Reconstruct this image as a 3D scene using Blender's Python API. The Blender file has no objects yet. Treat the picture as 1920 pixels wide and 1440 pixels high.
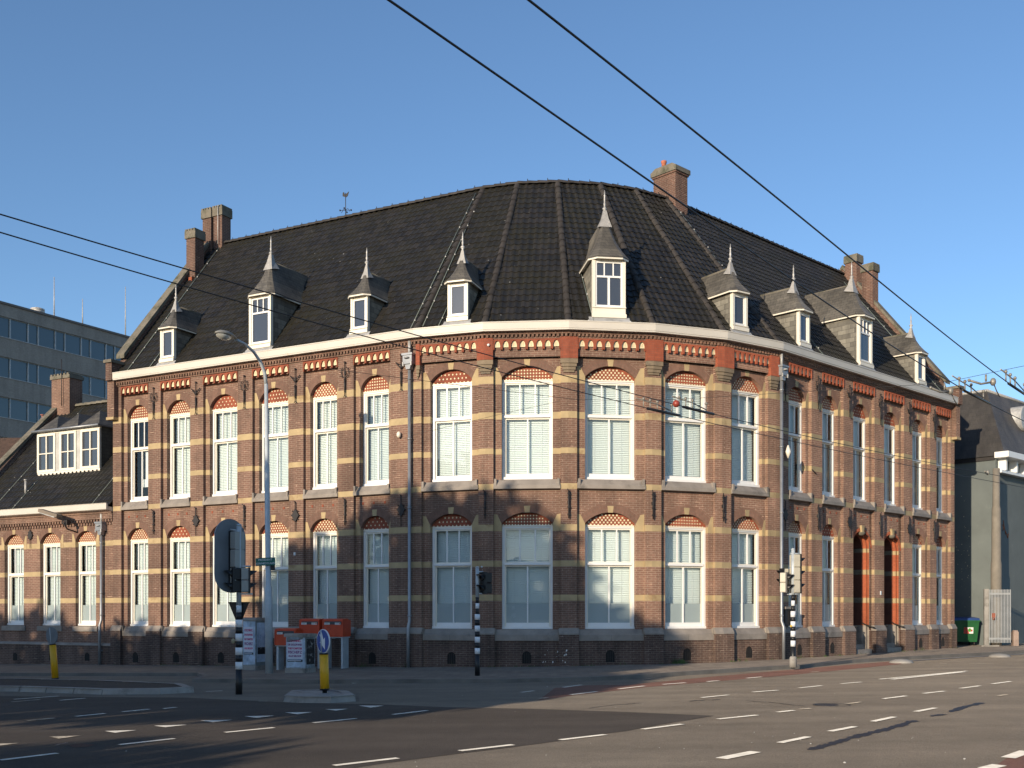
import bpy, math, random
from mathutils import Matrix, Vector
sc = bpy.context.scene
R = math.radians
random.seed(7)
# ------------------------------------------------------------------ camera, sky, sun
EYE = 1.64
cam_d = bpy.data.cameras.new('camera'); cam = bpy.data.objects.new('camera', cam_d)
sc.collection.objects.link(cam); sc.camera = cam
cam.location = (0, 0, EYE); cam.rotation_euler = (R(90), 0, 0)
cam_d.sensor_width = 36; cam_d.lens = 2000 / 1920 * 36; cam_d.shift_y = (1148 - 720) / 1920
cam_d.clip_start = 0.1; cam_d.clip_end = 3000
SUN_AZ, SUN_EL = 32.0, 12.5          # light travels towards this azimuth (right of +Y)
world = bpy.data.worlds.new("World"); sc.world = world; world.use_nodes = True
wn = world.node_tree.nodes
sky = wn.new('ShaderNodeTexSky'); sky.sky_type = 'NISHITA'; sky.sun_disc = False
sky.sun_elevation = R(SUN_EL); sky.sun_rotation = R(180 + SUN_AZ)
sky.air_density = 0.9; sky.dust_density = 0.4; sky.ozone_density = 3.3; sky.altitude = 50
world.node_tree.links.new(sky.outputs[0], wn['Background'].inputs[0])
wn['Background'].inputs[1].default_value = 0.15
sun_d = bpy.data.lights.new('sun', 'SUN'); sun = bpy.data.objects.new('sun', sun_d); sc.collection.objects.link(sun)
sun_d.energy = 4.1; sun_d.angle = R(0.5); sun_d.color = (1.0, 0.84, 0.64)
d = Vector((math.sin(R(SUN_AZ)) * math.cos(R(SUN_EL)), math.cos(R(SUN_AZ)) * math.cos(R(SUN_EL)), -math.sin(R(SUN_EL))))
sun.rotation_euler = d.to_track_quat('-Z', 'Y').to_euler(); sun.location = (-30, -60, 40)
sc.view_settings.view_transform = 'Standard'; sc.view_settings.look = 'None'
sc.view_settings.gamma = 1; sc.view_settings.exposure = 0.38
sc.render.resolution_x = 1024; sc.render.resolution_y = 768

# ------------------------------------------------------------------ materials
def new_mat(name):
    m = bpy.data.materials.new(name); m.use_nodes = True
    nt = m.node_tree; return m, nt, nt.nodes, nt.links, nt.nodes['Principled BSDF']
def noise(n, l, scale, src=None, detail=4, rough=.6):
    t = n.new('ShaderNodeTexNoise'); t.inputs['Scale'].default_value = scale
    t.inputs['Detail'].default_value = detail; t.inputs['Roughness'].default_value = rough
    if src: l.new(src, t.inputs['Vector'])
    return t
def ramp(n, l, fac, stops):
    r = n.new('ShaderNodeValToRGB'); l.new(fac, r.inputs[0])
    e = r.color_ramp.elements
    while len(e) < len(stops): e.new(.5)
    for k, (p, c) in enumerate(stops):
        e[k].position = p; e[k].color = (*c, 1) if len(c) == 3 else c
    return r
def mixc(n, l, a, b, fac, mode='MIX'):
    m = n.new('ShaderNodeMix'); m.data_type = 'RGBA'; m.blend_type = mode
    for s, v in ((m.inputs[6], a), (m.inputs[7], b)):
        if isinstance(v, tuple): s.default_value = (*v, 1)
        else: l.new(v, s)
    if isinstance(fac, float): m.inputs[0].default_value = fac
    else: l.new(fac, m.inputs[0])
    return m.outputs[2]
def pos(n): return n.new('ShaderNodeNewGeometry').outputs['Position']
def bump(n, l, b, h, strength=.3, dist=.01):
    bp = n.new('ShaderNodeBump'); bp.inputs['Strength'].default_value = strength; bp.inputs['Distance'].default_value = dist
    l.new(h, bp.inputs['Height']); l.new(bp.outputs[0], b.inputs['Normal'])
def plain(name, col, rough=.6, metal=0., var=.15, scale=3., bmp=0., dirt=None):
    m, nt, n, l, b = new_mat(name)
    t = noise(n, l, scale, pos(n), 6)
    hi = tuple(min(1, c * (1 + var)) for c in col); lo = tuple(c * (1 - var) for c in col)
    r = ramp(n, l, t.outputs[0], [(.3, lo), (.7, hi)]); out = r.outputs[0]
    if dirt:
        t2 = noise(n, l, dirt[1], pos(n), 8, .7)
        r2 = ramp(n, l, t2.outputs[0], [(dirt[2], (0, 0, 0)), (dirt[2] + .12, (1, 1, 1))])
        out = mixc(n, l, out, dirt[0], r2.outputs[0])
    l.new(out, b.inputs['Base Color'])
    b.inputs['Roughness'].default_value = rough; b.inputs['Metallic'].default_value = metal
    if bmp: bump(n, l, b, noise(n, l, scale * 12, pos(n)).outputs[0], bmp)
    return m
def brick(name, c1, c2, mortar, bw=.22, bh=.068, ms=.0085, stain=.35, rough=.85, offs=.5):
    m, nt, n, l, b = new_mat(name)
    uv = n.new('ShaderNodeUVMap').outputs[0]
    t = n.new('ShaderNodeTexBrick'); l.new(uv, t.inputs['Vector'])
    t.inputs['Scale'].default_value = 1; t.inputs['Brick Width'].default_value = bw; t.inputs['Row Height'].default_value = bh
    t.inputs['Mortar Size'].default_value = ms; t.inputs['Mortar Smooth'].default_value = .2; t.offset = offs
    t.inputs['Color1'].default_value = (*c1, 1); t.inputs['Color2'].default_value = (*c2, 1); t.inputs['Mortar'].default_value = (*mortar, 1)
    big = noise(n, l, .55, pos(n), 8, .65)
    r = ramp(n, l, big.outputs[0], [(.3, (1 - stain,) * 3), (.7, (1 + stain * .4,) * 3)])
    out = mixc(n, l, t.outputs[0], r.outputs[0], 1.0, 'MULTIPLY')
    fine = noise(n, l, 9, pos(n), 5)
    r2 = ramp(n, l, fine.outputs[0], [(.3, (.88, .88, .88)), (.7, (1.1, 1.1, 1.1))])
    out = mixc(n, l, out, r2.outputs[0], 1.0, 'MULTIPLY')
    ms_ = n.new('ShaderNodeMapping'); ms_.inputs['Scale'].default_value = (1.6, 1.6, .16); l.new(pos(n), ms_.inputs[0])
    sk = noise(n, l, 1., ms_.outputs[0], 6, .7)
    r4 = ramp(n, l, sk.outputs[0], [(.38, (1 - stain * .75,) * 3), (.56, (1.05,) * 3)])
    out = mixc(n, l, out, r4.outputs[0], 1.0, 'MULTIPLY')
    # pale blown mortar dashes and lime specks on single bricks
    mp = n.new('ShaderNodeMapping'); mp.inputs['Scale'].default_value = (2.2, 14, 1); l.new(uv, mp.inputs[0])
    ds = noise(n, l, 1., mp.outputs[0], 3)
    dr = ramp(n, l, ds.outputs[0], [(.60, (0, 0, 0)), (.66, (1, 1, 1))])
    mm = n.new('ShaderNodeMath'); mm.operation = 'MULTIPLY'; l.new(dr.outputs[0], mm.inputs[0]); l.new(t.outputs['Fac'], mm.inputs[1])
    out = mixc(n, l, out, tuple(min(1, x * 1.7) for x in mortar), mm.outputs[0])
    l.new(out, b.inputs['Base Color']); b.inputs['Roughness'].default_value = rough
    inv = n.new('ShaderNodeMath'); inv.operation = 'SUBTRACT'; inv.inputs[0].default_value = 1; l.new(t.outputs['Fac'], inv.inputs[1])
    bump(n, l, b, inv.outputs[0], .35, .008); b.inputs['Diffuse Roughness'].default_value = .8
    return m
BR = brick('brown_brick', (.272, .146, .102), (.220, .118, .082), (.36, .26, .19))
CHB = brick('dark_brown_brick', (.19, .095, .066), (.145, .075, .053), (.26, .19, .15), stain=.4)
BRS = brick('arch_brick', (.25, .134, .094), (.20, .106, .074), (.20, .14, .10), bw=.068, bh=.11, ms=.005, offs=0, stain=.2)
BRP = brick('plinth_brick', (.15, .088, .065), (.11, .064, .05), (.22, .17, .135), stain=.5)
RED = brick('red_brick', (.39, .10, .047), (.33, .08, .038), (.24, .11, .07), ms=.004, stain=.25)
ORG = brick('orange_brick', (.44, .115, .045), (.38, .09, .036), (.33, .15, .09), ms=.003, stain=.2)
SAND = plain('yellow_sandstone', (.42, .315, .17), .85, var=.16, scale=2.5, bmp=.15, dirt=((.30, .20, .10), 1.2, .56))
BLUE = plain('grey_stone', (.27, .235, .20), .75, var=.2, scale=2.2, bmp=.1, dirt=((.16, .14, .12), 1.0, .55))
COPE = plain('coping_stone', (.17, .15, .115), .9, var=.25, scale=2.2, bmp=.3, dirt=((.08, .08, .05), 2., .5))
CREAM = plain('cream_brick', (.72, .62, .40), .7, var=.08, scale=8)
WHITE = plain('cream_paint', (.78, .72, .60), .45, var=.04, scale=1.6, dirt=((.56, .47, .34), 2.2, .66))
WHITEC = plain('white_paint', (.80, .79, .76), .4, var=.03, scale=2)
GUT = plain('gutter_paint', (.58, .535, .46), .5, var=.06, scale=.9, dirt=((.52, .43, .30), 3., .63))
LEADB = plain('bright_lead', (.36, .345, .32), .5, .1, var=.2, scale=9)
LEAD = plain('lead_sheet', (.42, .41, .39), .5, .2, var=.25, scale=5)
ZINC = plain('zinc', (.30, .31, .32), .45, .5, var=.15, scale=3)
IRON = plain('black_iron', (.022, .018, .017), .6, var=.3, scale=6)
DARKM = plain('painted_void', (.012, .011, .010), .9)  # near-black colour standing in for the shade inside openings
SLATE = brick('slate', (.145, .132, .11), (.105, .096, .082), (.03, .028, .025), bw=.26, bh=.14, ms=.006, stain=.45, rough=.55)
SLATES = brick('slate_side', (.30, .28, .23), (.13, .12, .10), (.09, .085, .07), bw=.34, bh=.17, ms=.008, stain=.35, rough=.6)
BLIND = plain('blind_slat', (.86, .88, .86), .5, var=.02, scale=1)
_n = BLIND.node_tree.nodes; _l = BLIND.node_tree.links; _b = _n['Principled BSDF']; _src = _b.inputs['Base Color'].links[0].from_socket
_oi = _n.new('ShaderNodeObjectInfo'); _r = ramp(_n, _l, _oi.outputs['Random'], [(0, (.88, .90, .90)), (.5, (.96, .97, .96)), (1, (1.0, .99, .95))])
_l.new(mixc(_n, _l, _src, _r.outputs[0], 1.0, 'MULTIPLY'), _b.inputs['Base Color'])
CURT = plain('curtain_cloth', (.55, .53, .48), .9, var=.08, scale=2)
CORB = plain('corbel_stone', (.21, .16, .105), .85, var=.2, scale=3, dirt=((.12, .10, .08), 2., .55))
FILM = plain('frosted_film', (.44, .47, .47), .35, var=.05, scale=1)
RAIL = plain('handrail_metal', (.05, .045, .04), .4, .6)
def tile_mat(name, base, warm, moss):
    m, nt, n, l, b = new_mat(name)
    uv = n.new('ShaderNodeUVMap').outputs[0]
    wv = n.new('ShaderNodeTexWhiteNoise'); wv.noise_dimensions = '2D'
    sn = n.new('ShaderNodeVectorMath'); sn.operation = 'FLOOR'; l.new(uv, sn.inputs[0]); l.new(sn.outputs[0], wv.inputs['Vector'])
    r = ramp(n, l, wv.outputs[0], [(.0, tuple(c * .7 for c in base)), (.6, base), (.985, warm)])
    t = noise(n, l, .7, pos(n), 8, .7)
    r2 = ramp(n, l, t.outputs[0], [(.42, (0, 0, 0)), (.75, (1, 1, 1))])
    out = mixc(n, l, r.outputs[0], moss, r2.outputs[0])
    t3 = noise(n, l, 7, pos(n), 3)
    r3 = ramp(n, l, t3.outputs[0], [(.735, (0, 0, 0)), (.76, (1, 1, 1))])
    out = mixc(n, l, out, (.4, .4, .38), r3.outputs[0])
    l.new(out, b.inputs['Base Color']); b.inputs['Roughness'].default_value = .42
    b.inputs['Specular IOR Level'].default_value = .35
    bump(n, l, b, noise(n, l, 30, pos(n)).outputs[0], .15)
    return m
TILE = tile_mat('dark_pantile', (.024, .0225, .0205), (.032, .029, .026), (.027, .025, .015))
HIP = plain('hip_tile', (.040, .034, .029), .7, var=.4, scale=3, bmp=.2, dirt=((.07, .065, .05), 3., .62))
def glass_mat():
    m, nt, n, l, b = new_mat('window_glass'); n.remove(b)
    tr = n.new('ShaderNodeBsdfTransparent'); tr.inputs[0].default_value = (.90, .95, .95, 1)
    gl = n.new('ShaderNodeBsdfGlossy'); gl.inputs['Roughness'].default_value = .02
    t = noise(n, l, 1.3, pos(n), 2); bp = n.new('ShaderNodeBump'); bp.inputs['Strength'].default_value = .04; bp.inputs['Distance'].default_value = .05
    l.new(t.outputs[0], bp.inputs['Height']); l.new(bp.outputs[0], gl.inputs['Normal'])
    gm = n.new('ShaderNodeNewGeometry'); dt = n.new('ShaderNodeVectorMath'); dt.operation = 'DOT_PRODUCT'
    l.new(gm.outputs['Incoming'], dt.inputs[0]); l.new(gm.outputs['True Normal'], dt.inputs[1])
    def mth(op, a, b_=None):
        q = n.new('ShaderNodeMath'); q.operation = op
        for i_, v in enumerate((a, b_)):
            if v is None: continue
            if isinstance(v, (int, float)): q.inputs[i_].default_value = v
            else: l.new(v, q.inputs[i_])
        return q.outputs[0]
    sch = mth('POWER', mth('SUBTRACT', 1.0, mth('ABSOLUTE', dt.outputs['Value'])), 5.0)
    ad = n.new('ShaderNodeMath'); ad.operation = 'MULTIPLY_ADD'; ad.inputs[1].default_value = .9; ad.inputs[2].default_value = .07; ad.use_clamp = True
    l.new(sch, ad.inputs[0])
    mx = n.new('ShaderNodeMixShader'); l.new(ad.outputs[0], mx.inputs[0]); l.new(tr.outputs[0], mx.inputs[1]); l.new(gl.outputs[0], mx.inputs[2])
    l.new(mx.outputs[0], n['Material Output'].inputs[0]); return m
GLASS = glass_mat()
def dglass(name, col, rough=.05, spec=.8):
    m, nt, n, l, b = new_mat(name); b.inputs['Base Color'].default_value = (*col, 1)
    b.inputs['Roughness'].default_value = rough; b.inputs['Specular IOR Level'].default_value = spec
    t = noise(n, l, .8, pos(n), 2); bump(n, l, b, t.outputs[0], .05, .05); return m
DGL = dglass('dark_glass', (.05, .055, .065), .08, 1.)
def asphalt(name, c1, c2, sc_=1., tint=None):
    m, nt, n, l, b = new_mat(name); p = pos(n)
    big = noise(n, l, .13, p, 6, .6); fine = noise(n, l, 55, p, 3, .7); mid = noise(n, l, 1.7, p, 6, .7)
    # wheel-track streaks running along the street
    mp = n.new('ShaderNodeMapping'); mp.inputs['Rotation'].default_value = (0, 0, R(-41)); mp.inputs['Scale'].default_value = (.06, .9, 1); l.new(p, mp.inputs[0])
    stx = noise(n, l, 1., mp.outputs[0], 4, .5)
    a = ramp(n, l, big.outputs[0], [(.3, c1), (.7, c2)]).outputs[0]
    f = ramp(n, l, fine.outputs[0], [(.25, (.62,) * 3), (.78, (1.4,) * 3)]).outputs[0]
    g = ramp(n, l, mid.outputs[0], [(.3, (.88,) * 3), (.7, (1.1,) * 3)]).outputs[0]
    s = ramp(n, l, stx.outputs[0], [(.3, (.82,) * 3), (.7, (1.12,) * 3)]).outputs[0]
    o = mixc(n, l, a, f, 1., 'MULTIPLY'); o = mixc(n, l, o, g, 1., 'MULTIPLY'); o = mixc(n, l, o, s, 1., 'MULTIPLY')
    l.new(o, b.inputs['Base Color']); b.inputs['Roughness'].default_value = .9; b.inputs['Specular IOR Level'].default_value = .25; b.inputs['Diffuse Roughness'].default_value = 1.
    bump(n, l, b, fine.outputs[0], 1.0, .02); return m
ASPH = asphalt('old_asphalt', (.180, .150, .116), (.240, .202, .156))
ASPN = asphalt('newer_asphalt', (.072, .060, .050), (.092, .078, .066))
REDA = asphalt('red_asphalt', (.175, .090, .070), (.215, .115, .088))
TAR = plain('tar', (.03, .028, .028), .5, var=.2)
PAINTM = plain('road_paint', (.56, .53, .47), .7, var=.15, scale=6, dirt=((.25, .22, .19), 7., .62))
PAINTF = plain('worn_road_paint', (.40, .35, .28), .8, var=.2, scale=6, dirt=((.17, .15, .12), 5., .5))
for _m in (PAINTM, PAINTF): _m.node_tree.nodes['Principled BSDF'].inputs['Diffuse Roughness'].default_value = 1.; _m.node_tree.nodes['Principled BSDF'].inputs['Specular IOR Level'].default_value = .2
CONC = plain('concrete', (.30, .28, .25), .85, var=.2, scale=1.5, bmp=.3, dirt=((.17, .155, .135), 1.2, .52))
KERB = plain('kerb_concrete', (.15, .14, .125), .9, var=.25, scale=1.5, bmp=.3)
PAVE = brick('pavement_brick', (.185, .155, .125), (.145, .12, .10), (.09, .08, .065), bw=.3, bh=.3, ms=.01, stain=.3, offs=.5)

# ------------------------------------------------------------------ mesh builder
class MB:
    def __init__(s, T=None): s.v = []; s.f = []; s.m = []; s.uv = []; s.sm = []; s.mats = []; s.T = T or Matrix()
    def mi(s, m):
        if m not in s.mats: s.mats.append(m)
        return s.mats.index(m)
    def face(s, pts, m, uv=None, smooth=False):
        pts = [Vector(p) for p in pts]
        if uv is None:
            nr = Vector((0, 0, 0))
            for i in range(len(pts)):
                a, b_ = pts[i], pts[(i + 1) % len(pts)]; nr += a.cross(b_)
            ax, ay, az = abs(nr.x), abs(nr.y), abs(nr.z)
            if az > ax and az > ay: uv = [(p.x, p.y) for p in pts]
            elif ay >= ax: uv = [(p.x, p.z) for p in pts]
            else: uv = [(p.y + .11, p.z) for p in pts]
        k = len(s.v); s.v += [s.T @ p for p in pts]; s.f.append(tuple(range(k, k + len(pts))))
        s.m.append(s.mi(m)); s.uv.append(uv); s.sm.append(smooth)
    def box(s, x0, x1, y0, y1, z0, z1, m, skip=''):
        if 'f' not in skip: s.face([(x0, y0, z0), (x1, y0, z0), (x1, y0, z1), (x0, y0, z1)], m)
        if 'b' not in skip: s.face([(x1, y1, z0), (x0, y1, z0), (x0, y1, z1), (x1, y1, z1)], m)
        if 'l' not in skip: s.face([(x0, y1, z0), (x0, y0, z0), (x0, y0, z1), (x0, y1, z1)], m)
        if 'r' not in skip: s.face([(x1, y0, z0), (x1, y1, z0), (x1, y1, z1), (x1, y0, z1)], m)
        if 't' not in skip: s.face([(x0, y0, z1), (x1, y0, z1), (x1, y1, z1), (x0, y1, z1)], m)
        if 'd' not in skip: s.face([(x0, y1, z0), (x1, y1, z0), (x1, y0, z0), (x0, y0, z0)], m)
    def prism(s, poly, y0, y1, m, ms=None, back=False):      # polygon in (x,z), counter-clockwise seen from -y, extruded y0..y1
        ms = ms or m
        s.face([(x, y0, z) for x, z in poly], m)
        n = len(poly)
        for i in range(n):
            (a, b), (c, d_) = poly[i], poly[(i + 1) % n]
            s.face([(a, y1, b), (c, y1, d_), (c, y0, d_), (a, y0, b)], ms)
        if back: s.face([(x, y1, z) for x, z in reversed(poly)], m)
    def xprism(s, prof, x0, x1, m, caps=True):               # profile in (y,z), extruded x0..x1
        n = len(prof)
        for i in range(n):
            (a, b), (c, d_) = prof[i], prof[(i + 1) % n]
            ln = math.hypot(c - a, d_ - b)
            s.face([(x0, a, b), (x0, c, d_), (x1, c, d_), (x1, a, b)], m, [(x0, a + b), (x0, a + b + ln), (x1, a + b + ln), (x1, a + b)])
        if caps:
            s.face([(x0, a, b) for a, b in prof], m); s.face([(x1, a, b) for a, b in reversed(prof)], m)
    def grid(s, rings, m, smooth=True, close=True, cap=True):
        k = len(s.v); n = len(rings[0])
        for r in rings: s.v += [s.T @ Vector(p) for p in r]
        mi = s.mi(m)
        for i in range(len(rings) - 1):
            for j in range(n if close else n - 1):
                j2 = (j + 1) % n
                s.f.append((k + i * n + j, k + i * n + j2, k + (i + 1) * n + j2, k + (i + 1) * n + j)); s.m.append(mi); s.sm.append(smooth)
                s.uv.append([(j / n, i), ((j + 1) / n, i), ((j + 1) / n, i + 1), (j / n, i + 1)])
        if cap and close:
            for base, rev in ((k, True), (k + (len(rings) - 1) * n, False)):
                ids = list(range(base, base + n));
                if rev: ids.reverse()
                s.f.append(tuple(ids)); s.m.append(mi); s.sm.append(False); s.uv.append([(0, 0)] * n)
    def tube(s, pts, rad, m, n=8, cap=True):
        pts = [Vector(p) for p in pts]; rings = []
        if not isinstance(rad, (list, tuple)): rad = [rad] * len(pts)
        up = None
        for i, p in enumerate(pts):
            t = (pts[min(i + 1, len(pts) - 1)] - pts[max(i - 1, 0)]).normalized()
            if up is None or abs(up.dot(t)) > .99: up = Vector((0, 0, 1)) if abs(t.z) < .9 else Vector((1, 0, 0))
            a = t.cross(up).normalized(); b_ = a.cross(t).normalized(); up = b_
            rings.append([p + a * math.cos(2 * math.pi * j / n) * rad[i] + b_ * math.sin(2 * math.pi * j / n) * rad[i] for j in range(n)])
        s.grid(rings, m, cap=cap)
    def lathe(s, c, prof, m, n=12, smooth=True):
        c = Vector(c); s.grid([[c + Vector((r * math.cos(2 * math.pi * j / n), r * math.sin(2 * math.pi * j / n), z)) for j in range(n)] for r, z in prof], m, smooth)
    def sphere(s, c, r, m, n=10, sz=1.):
        s.lathe(c, [(max(.001, r * math.sin(math.pi * i / 6)), -r * sz * math.cos(math.pi * i / 6)) for i in range(7)], m, n)
    def build(s, name, parent=None, base=None):
        me = bpy.data.meshes.new(name)
        o_ = Vector((0, 0, 0))
        if base is not None: o_ = Vector(base)
        elif parent is not None: o_ = world_of(parent)
        me.from_pydata([tuple(v - o_) for v in s.v], [], s.f)
        for m in s.mats: me.materials.append(m)
        me.polygons.foreach_set('material_index', s.m); me.polygons.foreach_set('use_smooth', s.sm)
        ul = me.uv_layers.new(name='UVMap'); flat = []
        for u in s.uv:
            for a, b in u: flat += [a, b]
        ul.data.foreach_set('uv', flat); me.update()
        o = bpy.data.objects.new(name, me); sc.collection.objects.link(o)
        if parent is not None: o.parent = parent
        else: o.location = o_
        return o
def world_of(o):
    v = Vector((0, 0, 0))
    while o is not None: v += o.location; o = o.parent      # parents are never rotated unless parts are placed by attach()
    return v
def thing(name, label, cat, loc=(0, 0, 0), group=None):
    o = bpy.data.objects.new(name, None); sc.collection.objects.link(o); o.location = loc; o.empty_display_size = .3
    o['label'] = label; o['category'] = cat
    if group: o['group'] = group
    return o
def tag(o, label, cat, group=None):
    o['label'] = label; o['category'] = cat
    if group: o['group'] = group
    return o
def struct(o, kind='structure'): o['kind'] = kind; return o
def text(name, body, size, M, m, parent, extr=.002, align='CENTER', bold=0., sx=1.):
    c = bpy.data.curves.new(name, 'FONT'); c.body = body; c.size = size; c.extrude = extr; c.align_x = align; c.align_y = 'CENTER'; c.offset = bold
    t = bpy.data.objects.new(name, c); sc.collection.objects.link(t)
    dg = bpy.context.evaluated_depsgraph_get(); me = bpy.data.meshes.new_from_object(t.evaluated_get(dg)); bpy.data.objects.remove(t)
    me.transform(M @ Matrix.Rotation(R(90), 4, 'X') @ Matrix.Diagonal((sx, 1, 1, 1)))
    if parent is not None: me.transform(Matrix.Translation(-world_of(parent)))
    me.materials.clear(); me.materials.append(m)
    o = bpy.data.objects.new(name, me); sc.collection.objects.link(o); o.parent = parent
    return o
def RZ(a): return Matrix.Rotation(a, 4, 'Z')
def TR(x, y, z=0): return Matrix.Translation((x, y, z))

# ------------------------------------------------------------------ ground helpers
def gz(x, y): return .184 + .01535 * x - .00745 * y          # pavement level; the carriageway lies 0.1 m lower
def pg(px, py, dz=0.):                                       # where the line of sight meets that plane
    k1 = (px - 960) / 2000; k2 = (py - 1148) / 2000
    t = (1.456 - dz) / (k2 + .01535 * k1 - .00745)
    return Vector((k1 * t, t, gz(k1 * t, t) + dz))
ROAD = -.10
# ------------------------------------------------------------------ footprint of the main building (gutter line)
V = [(-15.27, 40.18), (-3.13, 33.80), (-.90, 33.05), (1.755, 32.81), (4.47, 33.18), (6.90, 34.08), (9.035, 35.49), (18.90, 44.85)]
V = [Vector(p) for p in V]
TH = [math.atan2((V[i + 1] - V[i]).y, (V[i + 1] - V[i]).x) for i in range(7)]
HT = [0.] + [math.tan((TH[i] - TH[i - 1]) / 2) for i in range(1, 7)] + [0.]   # tan of half turn at each corner
def offv(i, off):                                            # corner i of the outline moved inwards by off
    k = min(max(i, 0), 6); n = Vector((-math.sin(TH[k]), math.cos(TH[k]))); t = Vector((math.cos(TH[k]), math.sin(TH[k])))
    return V[i] + n * off + t * (off * HT[i] if i < 7 else 0)
W = [offv(i, .30) for i in range(8)]
LEN = [(W[i + 1] - W[i]).length for i in range(7)]
FR = [TR(W[i].x, W[i].y) @ RZ(TH[i]) for i in range(7)]      # local x along the wall, y inwards, z up
def U(px, k, y=0.):
    o = W[k] + Vector((-math.sin(TH[k]), math.cos(TH[k]))) * y; a = (px - 960) / 2000
    return (a * o.y - o.x) / (math.cos(TH[k]) - a * math.sin(TH[k]))
def xl(k, y): return HT[k] * y                               # left / right ends of wall k at depth y
def xr(k, y): return LEN[k] - HT[k + 1] * y
BANDS = [(8.78, 9.01), (7.68, 7.89), (6.58, 6.76), (5.47, 5.65), (4.18, 4.38), (3.07, 3.25), (2.00, 2.19)]
GUTZ = 10.62
def zsplit(z0, z1, bands=BANDS):
    cuts = sorted({z0, z1} | {z for b in bands for z in b if z0 < z < z1}); out = []
    for a, b in zip(cuts, cuts[1:]):
        mid = (a + b) / 2; out.append((a, b, any(p < mid < q for p, q in bands)))
    return out
def vstrip(mb, p0, p1, z0, z1, m=BR, bands=BANDS, sand=SAND):
    for a, b, s_ in zsplit(z0, z1, bands):
        mb.face([(p0[0], p0[1], a), (p1[0], p1[1], a), (p1[0], p1[1], b), (p0[0], p0[1], b)], sand if s_ else m)
def arc(w0, w1, zs, rise, n=14):                             # points of a segmental arch from left foot to right foot
    c = (w0 + w1) / 2; h = (w1 - w0) / 2; r = (h * h + rise * rise) / (2 * rise); a0 = math.asin(min(1, h / r)); cz = zs + rise - r
    return [(c + r * math.sin(-a0 + 2 * a0 * i / n), cz + r * math.cos(-a0 + 2 * a0 * i / n)) for i in range(n + 1)], (c, cz, r, a0)

main = thing('corner_building', 'two storey brown brick building with yellow bands, rounded corner and steep dark tiled roof', 'building', (1.7, 38, 0))
walls = MB(); stone = MB(); trim = MB()
LAYOUT = {0: ([.44, 2.47, 4.56, 6.85, 9.09, 11.18], [1.85, 3.95, 6.19, 8.48, 10.55, 12.64]),
          6: ([.76, 2.94, 5.11, 7.45, 9.77, 11.89], [2.23, 4.41, 6.70, 9.05, 11.31, 13.20])}
YB = .12                                                     # recessed bay plane
YW = .30                                                     # window plane
ZB = -1.2
windows = []                                                 # (wall, centre, width, z0, z1, kind)
tymp = []
def opening(mb, k, w0, w1, zb, zs, rise, top, yb=YB, yw=YW, nbands=BANDS):
    pts, (c, cz, r, a0) = arc(w0, w1, zs, rise)
    for (a, b), (c2, d2) in zip(pts, pts[1:]):
        mb.face([(a, yb, b), (c2, yb, d2), (c2, yb, top), (a, yb, top)], BR)
        mb.face([(a, yb, b), (a, yw + .1, b), (c2, yw + .1, d2), (c2, yb, d2)], BRS, [(a, 0), (a, .3), (c2, .3), (c2, 0)])
    for x, s_ in ((w0, 1), (w1, -1)):
        for a, b, sd in zsplit(zb, zs):
            q = [(x, yb, a), (x, yw + .12, a), (x, yw + .12, b), (x, yb, b)]
            mb.face(q if s_ > 0 else q[::-1], SAND if sd else BR)
    # ring of upright bricks round the arch
    n = 18; ro = r + .27; yy = yb - .004
    for i in range(n):
        t0 = -a0 + 2 * a0 * i / n; t1 = -a0 + 2 * a0 * (i + 1) / n
        q = [(c + r * math.sin(t0), yy, cz + r * math.cos(t0)), (c + r * math.sin(t1), yy, cz + r * math.cos(t1)),
             (c + ro * math.sin(t1), yy, cz + ro * math.cos(t1)), (c + ro * math.sin(t0), yy, cz + ro * math.cos(t0))]
        mb.face(q, BRS, [(t0 * r, 0), (t1 * r, 0), (t1 * r, .27), (t0 * r, .27)])
    return pts, (c, cz, r, a0)
def keystone(mb, c, z0, h, yb, w=.075):
    mb.prism([(c - w, z0 - .01), (c + w, z0 - .01), (c + w * 1.35, z0 + h), (c - w * 1.35, z0 + h)], yb - .012, yb, SAND)
def springer(mb, u0, w0, zs, yb, side):
    # yellow block that runs from the bay edge to the arch foot and rises in a point
    y = yb - .008
    if side > 0: mb.prism([(u0 + .004, zs - .22), (w0 - .001, zs - .22), (w0 - .001, zs + .01), (u0 + (w0 - u0) * .45, zs + .30), (u0 + .004, zs + .32)], y, yb, SAND)
    else: mb.prism([(w0 + .001, zs - .22), (u0 - .004, zs - .22), (u0 - .004, zs + .32), (u0 - (u0 - w0) * .45, zs + .30), (w0 + .001, zs + .01)], y, yb, SAND)
def tympanum(k, w0, w1, zt, zs, rise, pat):
    mb = MB(FR[k]); pts, (c, cz, r, a0) = arc(w0 - .005, w1 + .005, zs, rise + .005)
    y = YW - .03
    mb.face([(w0, y, zt)] + [(w1, y, zt)] + [(a, y, b) for a, b in reversed(pts)], RED)
    sx, sz, q = [(.105, .085, .024), (.12, .075, .026), (.17, .115, .026), (.095, .095, .022), (.13, .13, .028)][pat]
    j = 0; z = zt + .05
    while z < zs + rise - .03:
        x = c - (round((w1 - w0) / 2 / sx) + 1) * sx + (sx / 2 if (j % 2 and pat != 3) else 0)
        while x < w1:
            if w0 + .03 < x < w1 - .03 and math.hypot(x - c, z - cz) < r - .045:
                if pat in (2, 4): mb.face([(x - q, y - .003, z), (x, y - .003, z - q * 1.2), (x + q, y - .003, z), (x, y - .003, z + q * 1.2)], CREAM)
                else: mb.face([(x - q, y - .003, z - q), (x + q, y - .003, z - q), (x + q, y - .003, z + q), (x - q, y - .003, z + q)], CREAM)
            x += sx
        z += sz; j += 1
    return mb.build('tympanum', main)
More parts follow.
